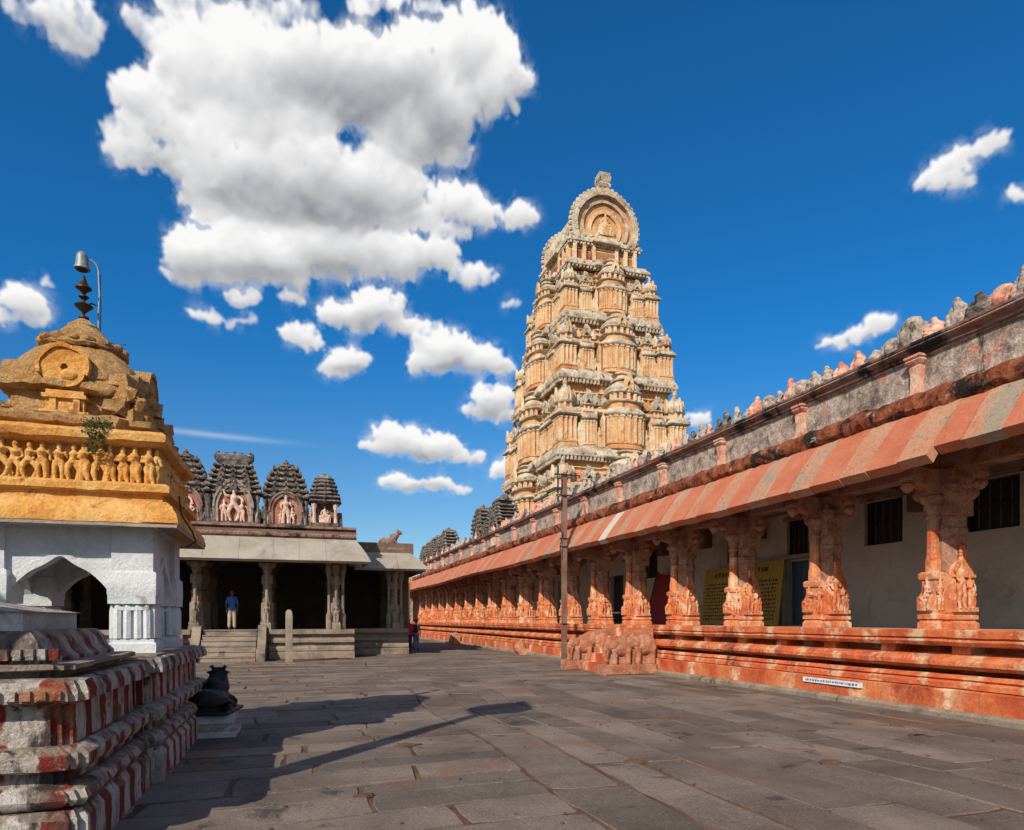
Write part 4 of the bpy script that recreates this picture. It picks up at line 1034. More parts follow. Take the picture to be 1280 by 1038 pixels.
# columns (built once, copied)
def gal_column():
    b = MB()
    b.stack(0, 0, [(.33, 0), (.33, .1), (.30, .12), (.28, .145), (.32, .17), (.32, .23), (.28, .26), (.30, .285), (.30, .32)], 4)
    b.stack(0, 0, [(.27, .32), (.27, .9), (.27, .95)], 4)
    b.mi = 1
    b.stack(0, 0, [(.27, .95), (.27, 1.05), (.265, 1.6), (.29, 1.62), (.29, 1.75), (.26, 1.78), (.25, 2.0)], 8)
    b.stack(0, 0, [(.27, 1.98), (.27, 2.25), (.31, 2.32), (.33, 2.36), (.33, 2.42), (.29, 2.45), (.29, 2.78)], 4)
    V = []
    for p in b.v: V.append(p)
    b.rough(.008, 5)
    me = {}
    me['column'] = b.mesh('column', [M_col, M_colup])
    c = MB()                                   # slender colonette standing in front
    c.stack(-.42, 0, [(.17, 0), (.17, .11), (.15, .13), (.13, .16), (.17, .18), (.17, .25), (.14, .27), (.15, .33)], 4)
    c.stack(-.42, 0, [(.12, .32), (.12, .85), (.15, .87), (.16, .92), (.16, .97), (.12, 1.0)], 4)
    c.stack(-.42, 0, [(.12, 1.0), (.12, 1.2), (.095, 1.3), (.088, 1.75)], 8)
    c.mi = 1
    c.stack(-.42, 0, [(.088, 1.75), (.085, 1.9), (.11, 1.93), (.11, 1.97), (.08, 2.0), (.1, 2.06), (.125, 2.12), (.12, 2.18), (.18, 2.23), (.20, 2.26), (.19, 2.32), (.13, 2.36), (.13, 2.45)], 8)
    c.rough(.006, 7); me['colonette'] = c.mesh('colonette', [M_col, M_colup])
    # carved panel on the near side: peaked slab, figure and attendants
    for nm, th in (('carved_panel', 0),):
        k = MB()
        k.loft([[(x, -.33-e, z) for x, z in ((-.25, .32), (.27, .32), (.28, .95), (.16, 1.25), (.03, 1.52), (-.1, 1.25), (-.25, 1.05))] for e in (.0, -.09)])
        k.box(-.3, .3, -.40, -.26, .30, .38); k.box(-.27, .27, -.38, -.26, .92, .97)
        for j in range(7): 
            t = j/6; k.ell(-.22+.22*t if t < .5 else -.11, -.36, 1.05+.4*t, .04, .04, .05, 6, 4)
        k.add(FIG[0], Matrix.Translation((-.09, -.36, .36)) @ Matrix.Diagonal((.72, .6, .92, 1)))
        k.add(FIG[2], Matrix.Translation((.13, -.37, .36)) @ Matrix.Diagonal((.5, .45, .62, 1)))
        k.add(FIG[1], Matrix.Translation((.25, -.33, .36)) @ Matrix.Diagonal((.35, .35, .45, 1)))
        k.rough(.012, 8); me['carved_panel'] = k.mesh('carved_panel', M_col, smooth=45)
    k = MB()
    k.add(FIG[3], Matrix.Translation((-.42, 0, .32)) @ Matrix.Rotation(-pi/2, 4, 'Z') @ Matrix.Translation((0, -.14, 0)) @ Matrix.Diagonal((.42, .5, .55, 1)))
    k.add(FIG[0], Matrix.Translation((-.42, -.14, .32)) @ Matrix.Diagonal((.45, .45, .55, 1)))
    me['carved_figure'] = k.mesh('carved_figure', M_col, smooth=50)
    # curling bracket capitals reaching out under the eave and along the beam
    br = MB()
    def curl(dx, dy, L_, w, drop=.5):
        p = []; n = 8
        for i in range(n+1):
            f = i/n; z = 2.72-drop*(1-f)**2.2+.06*sin(f*pi*2); h = .20*(1-.45*f)
            o = .15+L_*f
            a = Vector((dx*o, dy*o, 0)); s = Vector((-dy, dx, 0))*w*(1-.2*f)
            p.append([tuple(a-s+Vector((0, 0, z-h))), tuple(a+s+Vector((0, 0, z-h))), tuple(a+s+Vector((0, 0, 2.79))), tuple(a-s+Vector((0, 0, 2.79)))])
        br.loft(p)
    curl(-1, 0, .85, .14, .48); curl(0, -1, .52, .14, .42); curl(0, 1, .52, .14, .42); curl(1, 0, .5, .13)
    for (x, y) in ((-.92, 0), (0, -.6), (0, .6)):
        br.stack(x, y, [(.02, 2.36), (.07, 2.40), (.11, 2.46), (.10, 2.51), (.06, 2.53), (.09, 2.56), (.12, 2.6), (.12, 2.66)], 8)
    br.box(-.35, .35, -.35, .35, 2.42, 2.5); br.rough(.01, 6)
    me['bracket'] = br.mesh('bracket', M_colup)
    return me
CM = gal_column()
for k, y in enumerate(ys):
    c = inst(CM['column'], 'column', GAL, (11.05-GZ.x, y-GZ.y, 1.44))
    inst(CM['bracket'], 'bracket', c); inst(CM['colonette'], 'colonette', c, (.07, 0, 0)); inst(CM['carved_figure'], 'carved_figure', c, (.07, 0, 0)); inst(CM['carved_panel'], 'carved_panel', c, (.0, .015, .01), 0, (.9, .93, random.uniform(.86, .98)))
    if k < 8: inst(CM['bracket'], 'corbel', GAL, (11.05-GZ.x+.0, y+BAY/2-GZ.y, 1.62), 0, (.9, .25, 1)) if False else None
# rafters ribs under the eave
for k, y in enumerate([5+BAY/2*j for j in range(16)]):
    b = MB(); b.loft([[(9.75, y-.07, 4.22), (9.75, y+.07, 4.22), (9.75, y+.07, 4.32), (9.75, y-.07, 4.32)], [(10.6, y-.09, 4.5), (10.6, y+.09, 4.5), (10.6, y+.09, 4.95), (10.6, y-.09, 4.95)]]); wpart(b, 'eave_rib', M_colup, GAL, smooth=0)
# eave slabs: painted in turn
y = Y0G; k = 0; hgt = [0.0]
stripes_pos = [10.77-.63*0]
ylist = [8.21-1.28*3]
while ylist[-1] < Y1G: ylist.append(ylist[-1]+(random.uniform(.52, .66) if len(ylist) % 2 else random.uniform(.64, .76))*(1 if ylist[-1] < 30 else 1.25))
# align one joint with the step in the eave
yy = [Y0G, 3.85, 4.5, 5.2, 5.8, 6.5, 7.12, 7.75, 8.21, 8.77, 9.43, 10.02, 10.77]
while yy[-1] < Y1G: yy.append(yy[-1]+(random.uniform(.54, .64) if len(yy) % 2 else random.uniform(.62, .76))*(1 if yy[-1] < 30 else 1.2))
for k, (ya, yb) in enumerate(zip(yy, yy[1:])):
    near = yb <= 8.25
    xo, zo = (9.52, 4.30) if near else (9.4, 4.17)
    sag = .03*sin(ya*.37)+random.uniform(-.012, .012); xo += random.uniform(-.022, .022)
    b = MB(); rings = []
    for q in range(8):
        f = q/7; x = xo+(10.34-xo)*f; z = zo+(5.3-zo)*(1-(1-f)**1.25)+sag*(1-f)
        rings.append([(x, ya+.003+(yb-ya-.006)*i/3, z) for i in range(4)]+[(x+.14, yb-.003-(yb-ya-.006)*i/3, z-.12) for i in range(4)])
    b.loft(rings); b.rough(.007, 2.2, k)
    mat = M_eo if k % 2 else (M_et if ya < 18 else random.choice((M_et, M_et2, M_et2, M_eo)))
    if 19.0 < ya < 20.0 and k % 2 == 0: mat = M_ew
    wpart(b, 'eave_slab', mat, GAL, smooth=50)
# rough cornice above the eave
gcourse([(10.3, 5.10), (10.12, 5.14), (10.06, 5.22), (10.05, 5.33), (10.1, 5.44), (10.2, 5.5), (10.3, 5.52)], 'cornice_block', M_band, .5, 1.3, amp=.055, sc=6, seg=.09, jx=.02, jz=.01, xb=11)
# parapet wall: panel, pilaster, coping in each bay
for k, y in enumerate(ys[:-1]):
    if y > 58: break
    b = MB(); b.ext([(10.36, 5.5), (10.36, 5.56), (10.40, 5.58), (10.40, 6.14), (10.36, 6.16), (10.36, 6.2), (10.9, 6.2), (10.9, 5.5)], y+.003, y+BAY-.003, 12); b.rough(.012, 3, y); wpart(b, 'parapet_panel', M_par, GAL)
    b = MB(); b.stack(0, 0, [(.15, 0), (.15, .05), (.11, .07), (.10, .3), (.12, .5), (.10, .53), (.14, .56), (.17, .6), (.15, .64), (.18, .66), (.18, .70)], 4, ry=.9)
    b.rough(.008, 6, y); b.build('pilaster', M_pil, GAL, (10.39-GZ.x, y-GZ.y, 5.5))
gcourse([(10.36, 6.19), (10.3, 6.21), (10.3, 6.26), (10.24, 6.28), (10.2, 6.33), (10.22, 6.36), (10.3, 6.38)], 'coping_block', M_cop, .9, 2.0, xb=11, amp=.014, jx=.01, y1=58.5)
gcourse([(10.32, 6.38), (10.26, 6.4), (10.25, 6.44), (10.34, 6.47)], 'coping_block', M_cop, .9, 2.0, xb=11, amp=.014, jx=.01, y1=58.5)
# worn figures along the top
FT = []
for s in range(6):
    random.seed(40+s); b = MB(); t = b.tube
    b.box(-.16, .16, -.12, .14, -.03, .05)
    if s == 5:
        b.box(-.2, .2, -.12, .14, 0, .3); b.ell(0, 0, .33, .2, .13, .1); b.ell(0, -.12, .15, .1, .06, .12)
    elif s == 4:
        b.ell(0, 0, .12, .17, .14, .13); b.ell(.05, 0, .24, .1, .09, .08)
    else:
        b.ell(0, 0, .13, .13, .12, .13); b.ell(random.uniform(-.03, .03), 0, .26, .09, .09, .11)
        b.ell(random.uniform(-.03, .03), -.02, .37, .062, .065, .07)
        for q in (-1, 1): t([(q*.09, 0, .3), (q*.16, -.03, .2), (q*.1, -.1, .12)], [.045, .04, .035], 6); b.ell(q*.12, -.06, .07, .07, .09, .06)
    FT.append(fuse(b, .02, 'parapet_figure', M_fin, smooth=50, disp=.018, pits=.009))
random.seed(11)
FT2 = [withmat(f, M_pil) for f in FT]
FT3 = [withmat(f, M_black) for f in FT]
y = 4.2; n = 0
while y < 57 and n < 150:
    if not (35.0 < y < 41.8) and not y > 49.4:
        s = random.choice((0, 1, 2, 3, 4, 0, 1, 2, 3, 5)); pool = random.choice((FT, FT, FT, FT, FT2, FT2, FT3))
        h = random.uniform(.85, 1.12)
        inst(pool[s], 'parapet_figure', GAL, (10.5-GZ.x+random.uniform(-.03, .03), y-GZ.y, 6.46), random.uniform(-.5, .5)-pi/2, (h*1.0, h, h*random.uniform(.85, 1.1)))
        n += 1
    y += random.uniform(.33, .47)
# stepped shrines on the far roof
for (k, y, w, h, f) in ((0, 36.3, 2.3, 2.9, 1), (1, 40.3, 2.0, 3.0, 0), (0, 38.4, 1.6, 2.0, 2), (1, 50.2, 2.2, 2.9, 2), (1, 52.4, 2.0, 2.7, 0), (0, 54.6, 2.2, 2.8, 1), (1, 56.8, 2.0, 2.7, 0), (1, 58.9, 2.0, 2.6, 0)):
    mini_shrine(k, GAL, 10.75-GZ.x, y-GZ.y, 5.6, w, h, f, -pi/2)
b = MB(); b.box(10.5, 14.2, 34.5, 60, 5.2, 6.3); wpart(b, 'upper_roof', M_par, GAL)
b = MB(); b.box(10.2, 14.3, 63.0, 63.6, 0, 5.2); wpart(b, 'end_wall', M_wall, GAL, smooth=0)
# stone end of the court
b = wall_open(-1, 10.15, 62.0, 63.0, 0, 5.6, [])
EW = MB(); EW.box(1.0, 10.15, 62, 63, 0, 6.4); EW.mi = 1
for i in range(4): EW.box(1.8+i*2.1, 3.2+i*2.1, 61.9, 62.0, 1.2, 4.3)  # dark panels painted on the wall as shaded openings
EW.mi = 2; EW.box(1.0, 10.1, 61.2, 62, 4.6, 5.0, .02); EW.box(1, 10.1, 61.5, 62.2, 0, 1.1)
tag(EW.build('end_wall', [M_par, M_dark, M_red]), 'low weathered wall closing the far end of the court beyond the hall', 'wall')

# elephant staircase
ST = thing('elephant_staircase', (9.3, 19.3, 0), 'short red stone staircase flanked by carved marching elephants against the gallery plinth', 'staircase')
SZ = Vector((9.3, 19.3, 0))
for i in range(5):
    x0 = 8.75+i*.29; b = MB(); b.box(x0, 10.16, 18.55, 20.25, i*.27-.05 if i else -.05, (i+1)*.27, .008); wpart(b, 'step', M_redbase, ST, smooth=20)
for yc, xl in ((18.2, 8.45), (20.6, 8.3)):
    fl = MB(); fl.box(xl, 10.15, yc-.28, yc+.28, -.05, .3, .012); fl.box(xl+.05, 10.15, yc-.31, yc-.24, .02, .09)
    a = wpart(fl, 'flank_base', M_ele, ST, smooth=20)
    fl = MB(); pr = [(xl+.35, .3), (xl+.38, .62), (xl+.6, 1.02), (xl+.95, 1.22), (10.14, 1.36), (10.14, .3)]
    fl.loft([[(x, yc-.1, z) for x, z in pr], [(x, yc+.28, z) for x, z in pr]]); fl.rough(.02, 4); wpart(fl, 'flank_slab', M_ele, ST, smooth=30)
    for j, (ex, eh) in enumerate(((xl+.52, .86), (xl+1.28, .98))):
        inst(withmat(ELE, M_ele), 'elephant', ST, (ex-SZ.x, yc-.12-SZ.y, .29), 0, (eh*.85, eh*.75, eh))
# weathered mounting stones further along
for (x, y, s, lb) in ((10.0, 30.2, .34, 'rough grey boulder leaning on the gallery plinth beyond the steel pole'), (9.9, 43.5, .5, 'worn stone ramp block against the far part of the gallery plinth')):
    b = MB(); b.ell(0, 0, .3, s*.8, s*1.3, s*.95, 14, 9); b.rough(.12, 1.6, y); b.box(-s*.5, s*.6, -s*1.5, s*1.5, -.05, .25, .03); tag(b.build('boulder', M_ele, None, (x, y, 0)), lb, 'stone')

# writing strip on the plinth and boards in the gallery
def marks(b, x, y0, y1, z0, z1, rows, seed, w=.06):
    random.seed(seed)
    for r in range(rows):
        zc_ = z1-(z1-z0)*(r+.5)/rows; hh = (z1-z0)/rows*.32; y = y0+random.uniform(0, .1)
        while y < y1:
            l = random.uniform(w*.5, w*1.3)
            b.box(x-.004, x, y, min(y+l, y1), zc_-hh*random.uniform(.5, 1), zc_+hh*random.uniform(.5, 1)); y += l+random.uniform(.25, .8)*w
y0s, y1s = 10.28, 11.85
T = thing('name_plate', (10.19, (y0s+y1s)/2, .36), 'narrow white plate with blue writing fixed low on the red gallery plinth', 'sign')
b = MB(); b.box(-.024, 0, -.78, .78, -.05, .05); b.build('plate', M_bw, T, smooth=0)
b = MB(); marks(b, -.026, -.7, .7, -.033, .035, 1, 3, .045); stuff(b.build('lettering', M_bt, T, smooth=0, fix=False))
T = thing('notice_board', (13.35, 18.55, 1.44), 'large yellow notice board covered in dark writing leaning on the gallery wall', 'notice board')
T.rotation_euler = (0, radians(7), 0)
b = MB(); b.box(-.03, .0, -2.0, -.03, 0, 1.95); b.build('panel', M_yb, T, smooth=0)
b = MB(); b.box(-.03, .0, .03, 2.0, 0, 1.9); b.build('panel', M_yb, T, smooth=0)
b = MB(); marks(b, -.034, -1.85, -.15, .12, 1.4, 11, 5, .09); marks(b, -.034, -1.4, -.5, 1.55, 1.85, 1, 6, .14); marks(b, -.034, .2, 1.85, .12, 1.4, 11, 7, .09); marks(b, -.034, .5, 1.5, 1.5, 1.8, 1, 9, .14); stuff(b.build('lettering', M_ybt, T, smooth=0, fix=False))
b = MB(); b.stack(0, 0, [(.17, 0), (.17, .01)], 16); q = b.build('emblem', M_bw, T, (-.034, .05, 1.15)); q.rotation_euler = (0, -pi/2, 0)
T = thing('banner_board', (13.1, 23.2, 1.44), 'dark red painted board leaning askew behind the gallery columns', 'notice board')
T.rotation_euler = (radians(10), radians(10), 0)
b = MB(); b.box(-.03, 0, -.75, .75, 0, 1.9); b.build('panel', M_rb, T, smooth=0)
b = MB(); b.box(-.05, .02, -.8, -.75, 0, 1.95); b.box(-.05, .02, .75, .8, 0, 1.95); b.build('frame', M_iron, T, smooth=0)
T = thing('bench', (12.6, 25.6, 1.44), 'plain white topped bench in the gallery with a red cloth below', 'bench')
b = MB(); b.box(-.25, .25, -.8, .8, .42, .47); b.build('seat', M_bw, T)
for s in (-1, 1):
    for q in (-1, 1): b = MB(); b.box(q*.2-.03, q*.2+.03, s*.7-.03, s*.7+.03, 0, .42); b.build('leg', M_iron, T)
b = MB(); b.tube([(0, 0, 0), (.35, -.5, 1.7)], .045, 8); tag(b.build('wooden_prop', M_bw, None, (12.8, 25.3, 1.44)), 'pale wooden prop leaning between two gallery columns beside the bench', 'prop')

# poles
def cable(name, pts, label, r=.012, sag=.0, mat=None):
    b = MB(); b.tube(pts, r, 5); return tag(b.build(name, mat or M_iron), label, 'cable')
UP = thing('utility_pole', (9.3, 23.1, 0), 'tall brown steel pole with iron crossarms standing on the paving before the gallery', 'pole')
b = MB()
for s in (-1, 1): b.box(-.08, .08, s*.075-.012, s*.075+.012, -.1, 6.95)
b.box(-.012, .012, -.063, .063, -.1, 6.94); b.rough(.003, 1); b.build('mast', M_pole, UP, smooth=0)
for z, x0, x1 in ((6.85, -.42, .5), (6.1, -.36, .3)):
    b = MB(); b.box(x0, x1, -.14, -.10, z-.025, z+.025); b.build('crossarm', M_iron, UP, smooth=0)
b = MB(); b.box(-.33, -.28, -.19, -.141, 5.85, 7.15); b.build('upright_bar', M_iron, UP, smooth=0)
for x, z in ((-.3, 6.75), (-.3, 6.1), (.3, 6.9)):
    b = MB(); b.stack(x, -.22, [(.03, z-.08), (.055, z-.05), (.03, z-.02), (.055, z+.01), (.03, z+.05)], 8); b.build('insulator', M_lamp, UP)
for z in (4.55, 4.25, 1.45):
    b = MB(); b.box(-.2 if z > 2 else -.13, .2 if z > 2 else .13, -.12, -.101, z-.02, z+.02); b.box(-.13, .13, .101, .12, z-.02, z+.02); b.build('clamp', M_iron, UP, smooth=0)
b = MB(); b.tube([(-.1, -.12, 4.7), (-.22, -.15, 4.85), (-.4, -.18, 5.0)], .02, 6); b.tube([(-.1, -.12, 4.7), (-.2, -.12, 4.3), (-.2, -.12, 3.95)], .02, 6); b.build('cable_stub', M_iron, UP)
b = MB(); b.stack(0, 0, [(.09, 0), (.07, 4.2), (.06, 4.3)], 8); q = tag(b.build('utility_pole', M_pole, None, (7.9, 50, 0)), 'short brown post far off in front of the end of the gallery', 'pole')

# ------------------------------------------------------------------ striped altar in the left foreground
AL = thing('altar', (-2.75, 6.3, 0), 'red and white striped stepped stone altar in the left foreground', 'altar')
AZ = Vector((-2.75, 6.3, 0))
def stepped(x0, x1, y0, y1, st, n=2, f0=.28):
    """rectangle outline with n steps at each corner, centred coordinates"""
    hx = (x1-x0)/2; hy = (y1-y0)/2; q = []
    cor = []
    for i in range(n+1):
        # from the x side to the y side
        cor.append((hx-st*i, hy-(n-i)*st*f0*3)); 
        if i < n: cor.append((hx-st*(i+1), hy-(n-i)*st*f0*3))
    c1 = [(x, y) for x, y in cor]
    def mir(sx, sy, rev):
        p = [(sx*x, sy*y) for x, y in c1]; return p[::-1] if rev else p
    return mir(1, 1, False)+mir(-1, 1, True)+mir(-1, -1, False)+mir(1, -1, True), ((x0+x1)/2, (y0+y1)/2)
def ring_course(x0, x1, y0, y1, prof, name, mat, parent, L=.14, amp=.012, st=.05, seed=0.0, n=2, sc=5, smooth=35):
    pts, c = stepped(x0, x1, y0, y1, st, n)
    b = MB(); b.plan(c[0], c[1], pts, prof, L=L); b.rough(amp, sc, seed); return wpart(b, name, mat, parent, smooth=smooth)
ax0, ax1, ay0, ay1 = -4.15, -1.44, 5.29, 7.34
CRS = [([(.10, -.05), (.10, .27), (.06, .325)], 'base_course', M_stripe), ([(.02, .325), (.07, .35), (.10, .40), (.07, .455), (.0, .485)], 'round_moulding', M_stripe),
       ([(-.03, .48), (-.03, .58)], 'recess_course', M_stripe), ([(.0, .575), (.08, .60), (.10, .64), (.10, .70), (.03, .745)], 'ledge_moulding', M_stripe),
       ([(-.03, .74), (-.035, 1.02)], 'wall_course', M_stripe), ([(-.02, 1.02), (.03, 1.05), (.10, 1.06), (.10, 1.12), (.07, 1.19), (.0, 1.205)], 'cap_moulding', M_stripe),
       ([(-.12, 1.2), (-.12, 1.26)], 'upper_recess', M_ledge), ([(-.03, 1.255), (-.01, 1.265), (-.01, 1.295), (-.04, 1.3)], 'thin_ledge', M_ledge)]
for i, (p, nm, mt) in enumerate(CRS): ring_course(ax0, ax1, ay0, ay1, p, nm, mt, AL, seed=i)
b = MB(); b.loft([[(x, y, z) for x, y in ((-4.0-e, 5.38-e), (-1.62+e, 5.38-e), (-1.62+e, 7.2), (-4.0-e, 7.2))] for e, z in ((0, 1.295), (.0, 1.33), (-.05, 1.38), (-.08, 1.46), (-.14, 1.52))]); 
wpart(b, 'sloped_cap', M_stripe, AL)
b = MB(); b.box(-3.75, -1.86, 5.7, 6.95, 1.515, 1.665, .004); wpart(b, 'plaster_block', M_cappl, AL, smooth=20)
b = MB(); b.loft([[(-3.78, 5.68, 1.662), (-1.83, 5.68, 1.662), (-1.83, 6.97, 1.662), (-3.78, 6.97, 1.662)], [(-2.9, 6.2, 1.80), (-2.6, 6.2, 1.80), (-2.6, 6.4, 1.80), (-2.9, 6.4, 1.80)]]); b.rough(.01, 4); wpart(b, 'hipped_top', M_cappl, AL)
# dentil rows carved under the caps
b = MB()
for i in range(34): x = -3.95+i*.072; b.box(x, x+.045, 5.30, 5.36, 1.33, 1.40)
for i in range(30): x = -4.0+i*.085; b.box(x, x+.06, 5.165, 5.20, 1.07, 1.13)
stuff(wpart(b.rough(.006, 8), 'carved_dentils', M_stripe, AL))

# ------------------------------------------------------------------ domed shrine on the left
SHR = thing('domed_shrine', (-2.36, 9.1, 0), 'small white pillared shrine with a weathered yellow ochre dome and frieze of figures', 'shrine')
SX, SY = -2.36, 9.1
bx0, bx1, by0, by1 = -3.75, -1.36, 7.5, 11.0
for i, (p, nm, mt) in enumerate(CRS[:-2]):
    p2 = [(e, z*1.02) for e, z in p]; ring_course(bx0, bx1, by0, by1, p2, nm, mt, SHR, seed=i+20, st=.06)
b = MB(); b.box(-3.4, -1.36, 7.75, 10.6, 1.2, 1.245); wpart(b, 'shrine_floor', M_ledge, SHR)
# white pillars with carved faces
hw = .885
def pillar(x, y):
    b = MB(); w = .2
    b.stack(0, 0, [(w+.035, 0), (w+.035, .10), (w+.01, .12), (w+.01, .15)], 4)
    b.stack(0, 0, [(w-.025, .15), (w-.025, .60)], 4)
    b.stack(0, 0, [(w+.03, .53), (w+.03, .62), (w+.035, .64), (w+.035, .86), (w+.02, .88)], 4)
    b.stack(0, 0, [(w, .88), (w, 1.36)], 4)
    for q in range(4):
        M_ = Matrix.Rotation(q*pi/2, 4, 'Z'); p = MB()
        for xx in (-.14, -.05, .05, .14): p.stack(xx, -w+.01, [(.035, .16), (.035, .46), (.02, .52)], 6)
        p.box(-.16, .16, -w-.02, -w+.02, .46, .50); b.add(p, M_)
    b.rough(.005, 6, x); b.build('pillar', M_white, SHR, (x-SX, y-SY, 1.24))
for sx in (-1, 1):
    for sy in (-1, 1): pillar(SX+sx*(hw-.2), SY+sy*(hw-.2))
# cusped arch panels on each side
def arch_panel(rz, label=None):
    r = .50; pts = []
    top = 1.36; inner = []
    # opening outline from right spring over to left spring
    for f in range(0, 25):
        t = f/24; x = r*(1-2*t)
        a = abs(x)/r
        z = .58+.36*(1-a**2.5)+.09*math.exp(-(a*5)**2)
        inner.append((x, z))
    b = MB(); n = len(inner)
    yo, yi = -hw+.06, -hw+.22
    rings = []
    for x, z in inner: rings.append([(x, yo, z), (x, yo, top), (x, yi, top), (x, yi, z)])
    b.loft(rings)
    for s in (-1, 1): b.box(min(s*r, s*(hw-.33)), max(s*r, s*(hw-.33)), yo, yi, inner[0][1], top)
    rings = []
    for x, z in inner: rings.append([(x*1.0, yo-.025, z-.0), (x*1.07, yo-.025, z+.07), (x*1.07, yo+.01, z+.07), (x, yo+.01, z)])
    b.loft(rings)
    b.rough(.004, 5); o = b.build('arch_panel', M_white, SHR, (0, 0, 1.24)); o.rotation_euler = (0, 0, rz)
for q in range(4): arch_panel(q*pi/2)
b = MB(); b.plan(0, 0, [(hw, hw), (-hw, hw), (-hw, -hw), (hw, -hw)], [(-.04, 2.58), (.03, 2.60), (.03, 2.66), (0, 2.68), (.06, 2.72), (.06, 2.80)], L=.3); b.rough(.006, 4); b.build('lintel', M_white, SHR)
b = MB(); b.box(-.7, .7, -.7, .7, 2.5, 2.58); b.build('ceiling', M_white, SHR)
# idol inside
# eave: yellow, with pale underside
sq = [(1, 1), (-1, 1), (-1, -1), (1, -1)]
def ring(prof, name, mat, parent, L=.12, amp=.012, seed=0, sc=5, pw=None, smooth=38):
    """prof of (half size, z); pw squareness superellipse exponent"""
    b = MB(); rings = []
    for h, z in prof:
        pts = []
        n = max(40, int(8*1.2/L))
        for i in range(n):
            t = 2*pi*i/n+pi/4; c, s_ = cos(t), sin(t)
            if pw: 
                e = pw; k = (abs(c)**e+abs(s_)**e)**(-1/e)
            else: k = 1/max(abs(c), abs(s_))
            pts.append((h*k*c, h*k*s_, z))
        rings.append(pts)
    b.loft(rings); b.rough(amp, sc, seed); return b.build(name, mat, parent, smooth=smooth)
EH = 1.16
ring([(hw+.05, 2.74), (1.02, 2.63), (1.13, 2.575), (EH, 2.57), (EH+.005, 2.60), (1.1, 2.605)], 'eave_underside', M_eavund, SHR, amp=.004)
ring([(1.1, 2.60), (EH+.01, 2.605), (EH+.012, 2.64), (EH-.01, 2.72), (EH-.05, 2.79), (EH-.10, 2.84), (EH-.13, 2.855), (EH-.2, 2.87)], 'eave', M_och, SHR, amp=.007)
# corner crests
for sx in (-1, 1):
    b = MB()
    b.loft([[(sx*(EH-.34), -EH-.02, 2.62), (sx*(EH+.0), -EH-.02, 2.62), (sx*EH, -EH+.1, 2.62), (sx*(EH-.34), -EH+.1, 2.62)], [(sx*(EH-.30), -EH+.05, 2.86), (sx*(EH-.06), -EH+.05, 2.80), (sx*(EH-.06), -EH+.15, 2.80), (sx*(EH-.30), -EH+.15, 2.88)]]); b.rough(.012, 6)
    b.build('corner_crest', M_och, SHR)
ring([(1.0, 2.85), (1.0, 2.93), (1.07, 2.95), (1.07, 3.02), (1.02, 3.05), (.95, 3.06)], 'lower_ledge', M_och, SHR, seed=2)
ring([(.86, 3.04), (.86, 3.46)], 'frieze_wall', M_och, SHR, seed=3)
fr = bpy.data.objects.new('frieze', None); COL.objects.link(fr); fr.parent = SHR
random.seed(5)
for ax in range(4):
    R = Matrix.Rotation(ax*pi/2, 4, 'Z')
    for i in range(15):
        x = -.93+1.86*(i+.5)/15+random.uniform(-.015, .015)
        k = random.choice((0, 1, 2, 4, 0, 2)); h = random.uniform(.37, .41)
        p = R @ Vector((x, -.92, 3.05)); inst(withmat(FIG[k], M_och), 'figure', fr, p, ax*pi/2+random.uniform(-.25, .25), (h*1.15, h*1.25, h))
ring([(.9, 3.44), (.98, 3.46), (1.03, 3.49), (1.04, 3.56), (1.0, 3.60), (.92, 3.62)], 'frieze_cornice', M_och, SHR, amp=.02, seed=4)
ring([(.80, 3.6), (.80, 3.66), (.87, 3.69), (.88, 3.74), (.80, 3.79)], 'upper_ledge', M_ochup, SHR, amp=.04, seed=5, pw=14)
ring([(.57, 3.76), (.57, 4.08)], 'neck', M_ochup, SHR, amp=.02, seed=6, pw=14)
for ax in range(4):
    R = Matrix.Rotation(ax*pi/2, 4, 'Z')
    for x in (0, ):
        b = MB(); b.box(-.23, .23, -.71, -.5, 3.76, 3.83); b.box(-.18, .18, -.68, -.5, 3.83, 3.97); b.box(-.21, .21, -.72, -.5, 3.97, 4.01); b.box(-.18, .18, -.69, -.5, 4.01, 4.06)
        for q in (-.11, .11): b.box(q-.03, q+.03, -.71, -.67, 3.83, 3.97)
        b.rough(.012, 6); o = b.build('neck_niche', M_och, SHR); o.rotation_euler = (0, 0, ax*pi/2)
    b = MB(); b.add(BULL, Matrix.Translation((.66, -.66, 3.77)) @ Matrix.Rotation(-pi/4, 4, 'Z') @ Matrix.Diagonal((.36, .46, .36, 1))); b.rough(.02, 7, ax)
    o = b.build('corner_bull', M_ochup, SHR, fix=False, smooth=50); o.rotation_euler = (0, 0, ax*pi/2)
ring([(.58, 4.05), (.67, 4.07), (.71, 4.10), (.71, 4.15), (.68, 4.20)], 'dome_eave', M_ochup, SHR, amp=.045, seed=7, pw=5)
ring([(.66, 4.17), (.70, 4.22), (.70, 4.30), (.66, 4.40), (.58, 4.50), (.48, 4.60), (.40, 4.66), (.34, 4.70)], 'dome', M_ochup, SHR, amp=.035, seed=8, pw=2.35, L=.08)
ring([(.34, 4.66), (.43, 4.67), (.45, 4.70), (.43, 4.74), (.36, 4.81), (.29, 4.86)], 'lotus_ring', M_ochup, SHR, amp=.03, seed=9, pw=2.1, L=.08)
ring([(.30, 4.84), (.27, 4.87), (.20, 4.95), (.16, 4.99), (.16, 5.01), (.10, 5.05), (.05, 5.09)], 'dome_cap', M_ochup, SHR, amp=.01, seed=10, pw=2, L=.08)
random.seed(21)
rb = MB()
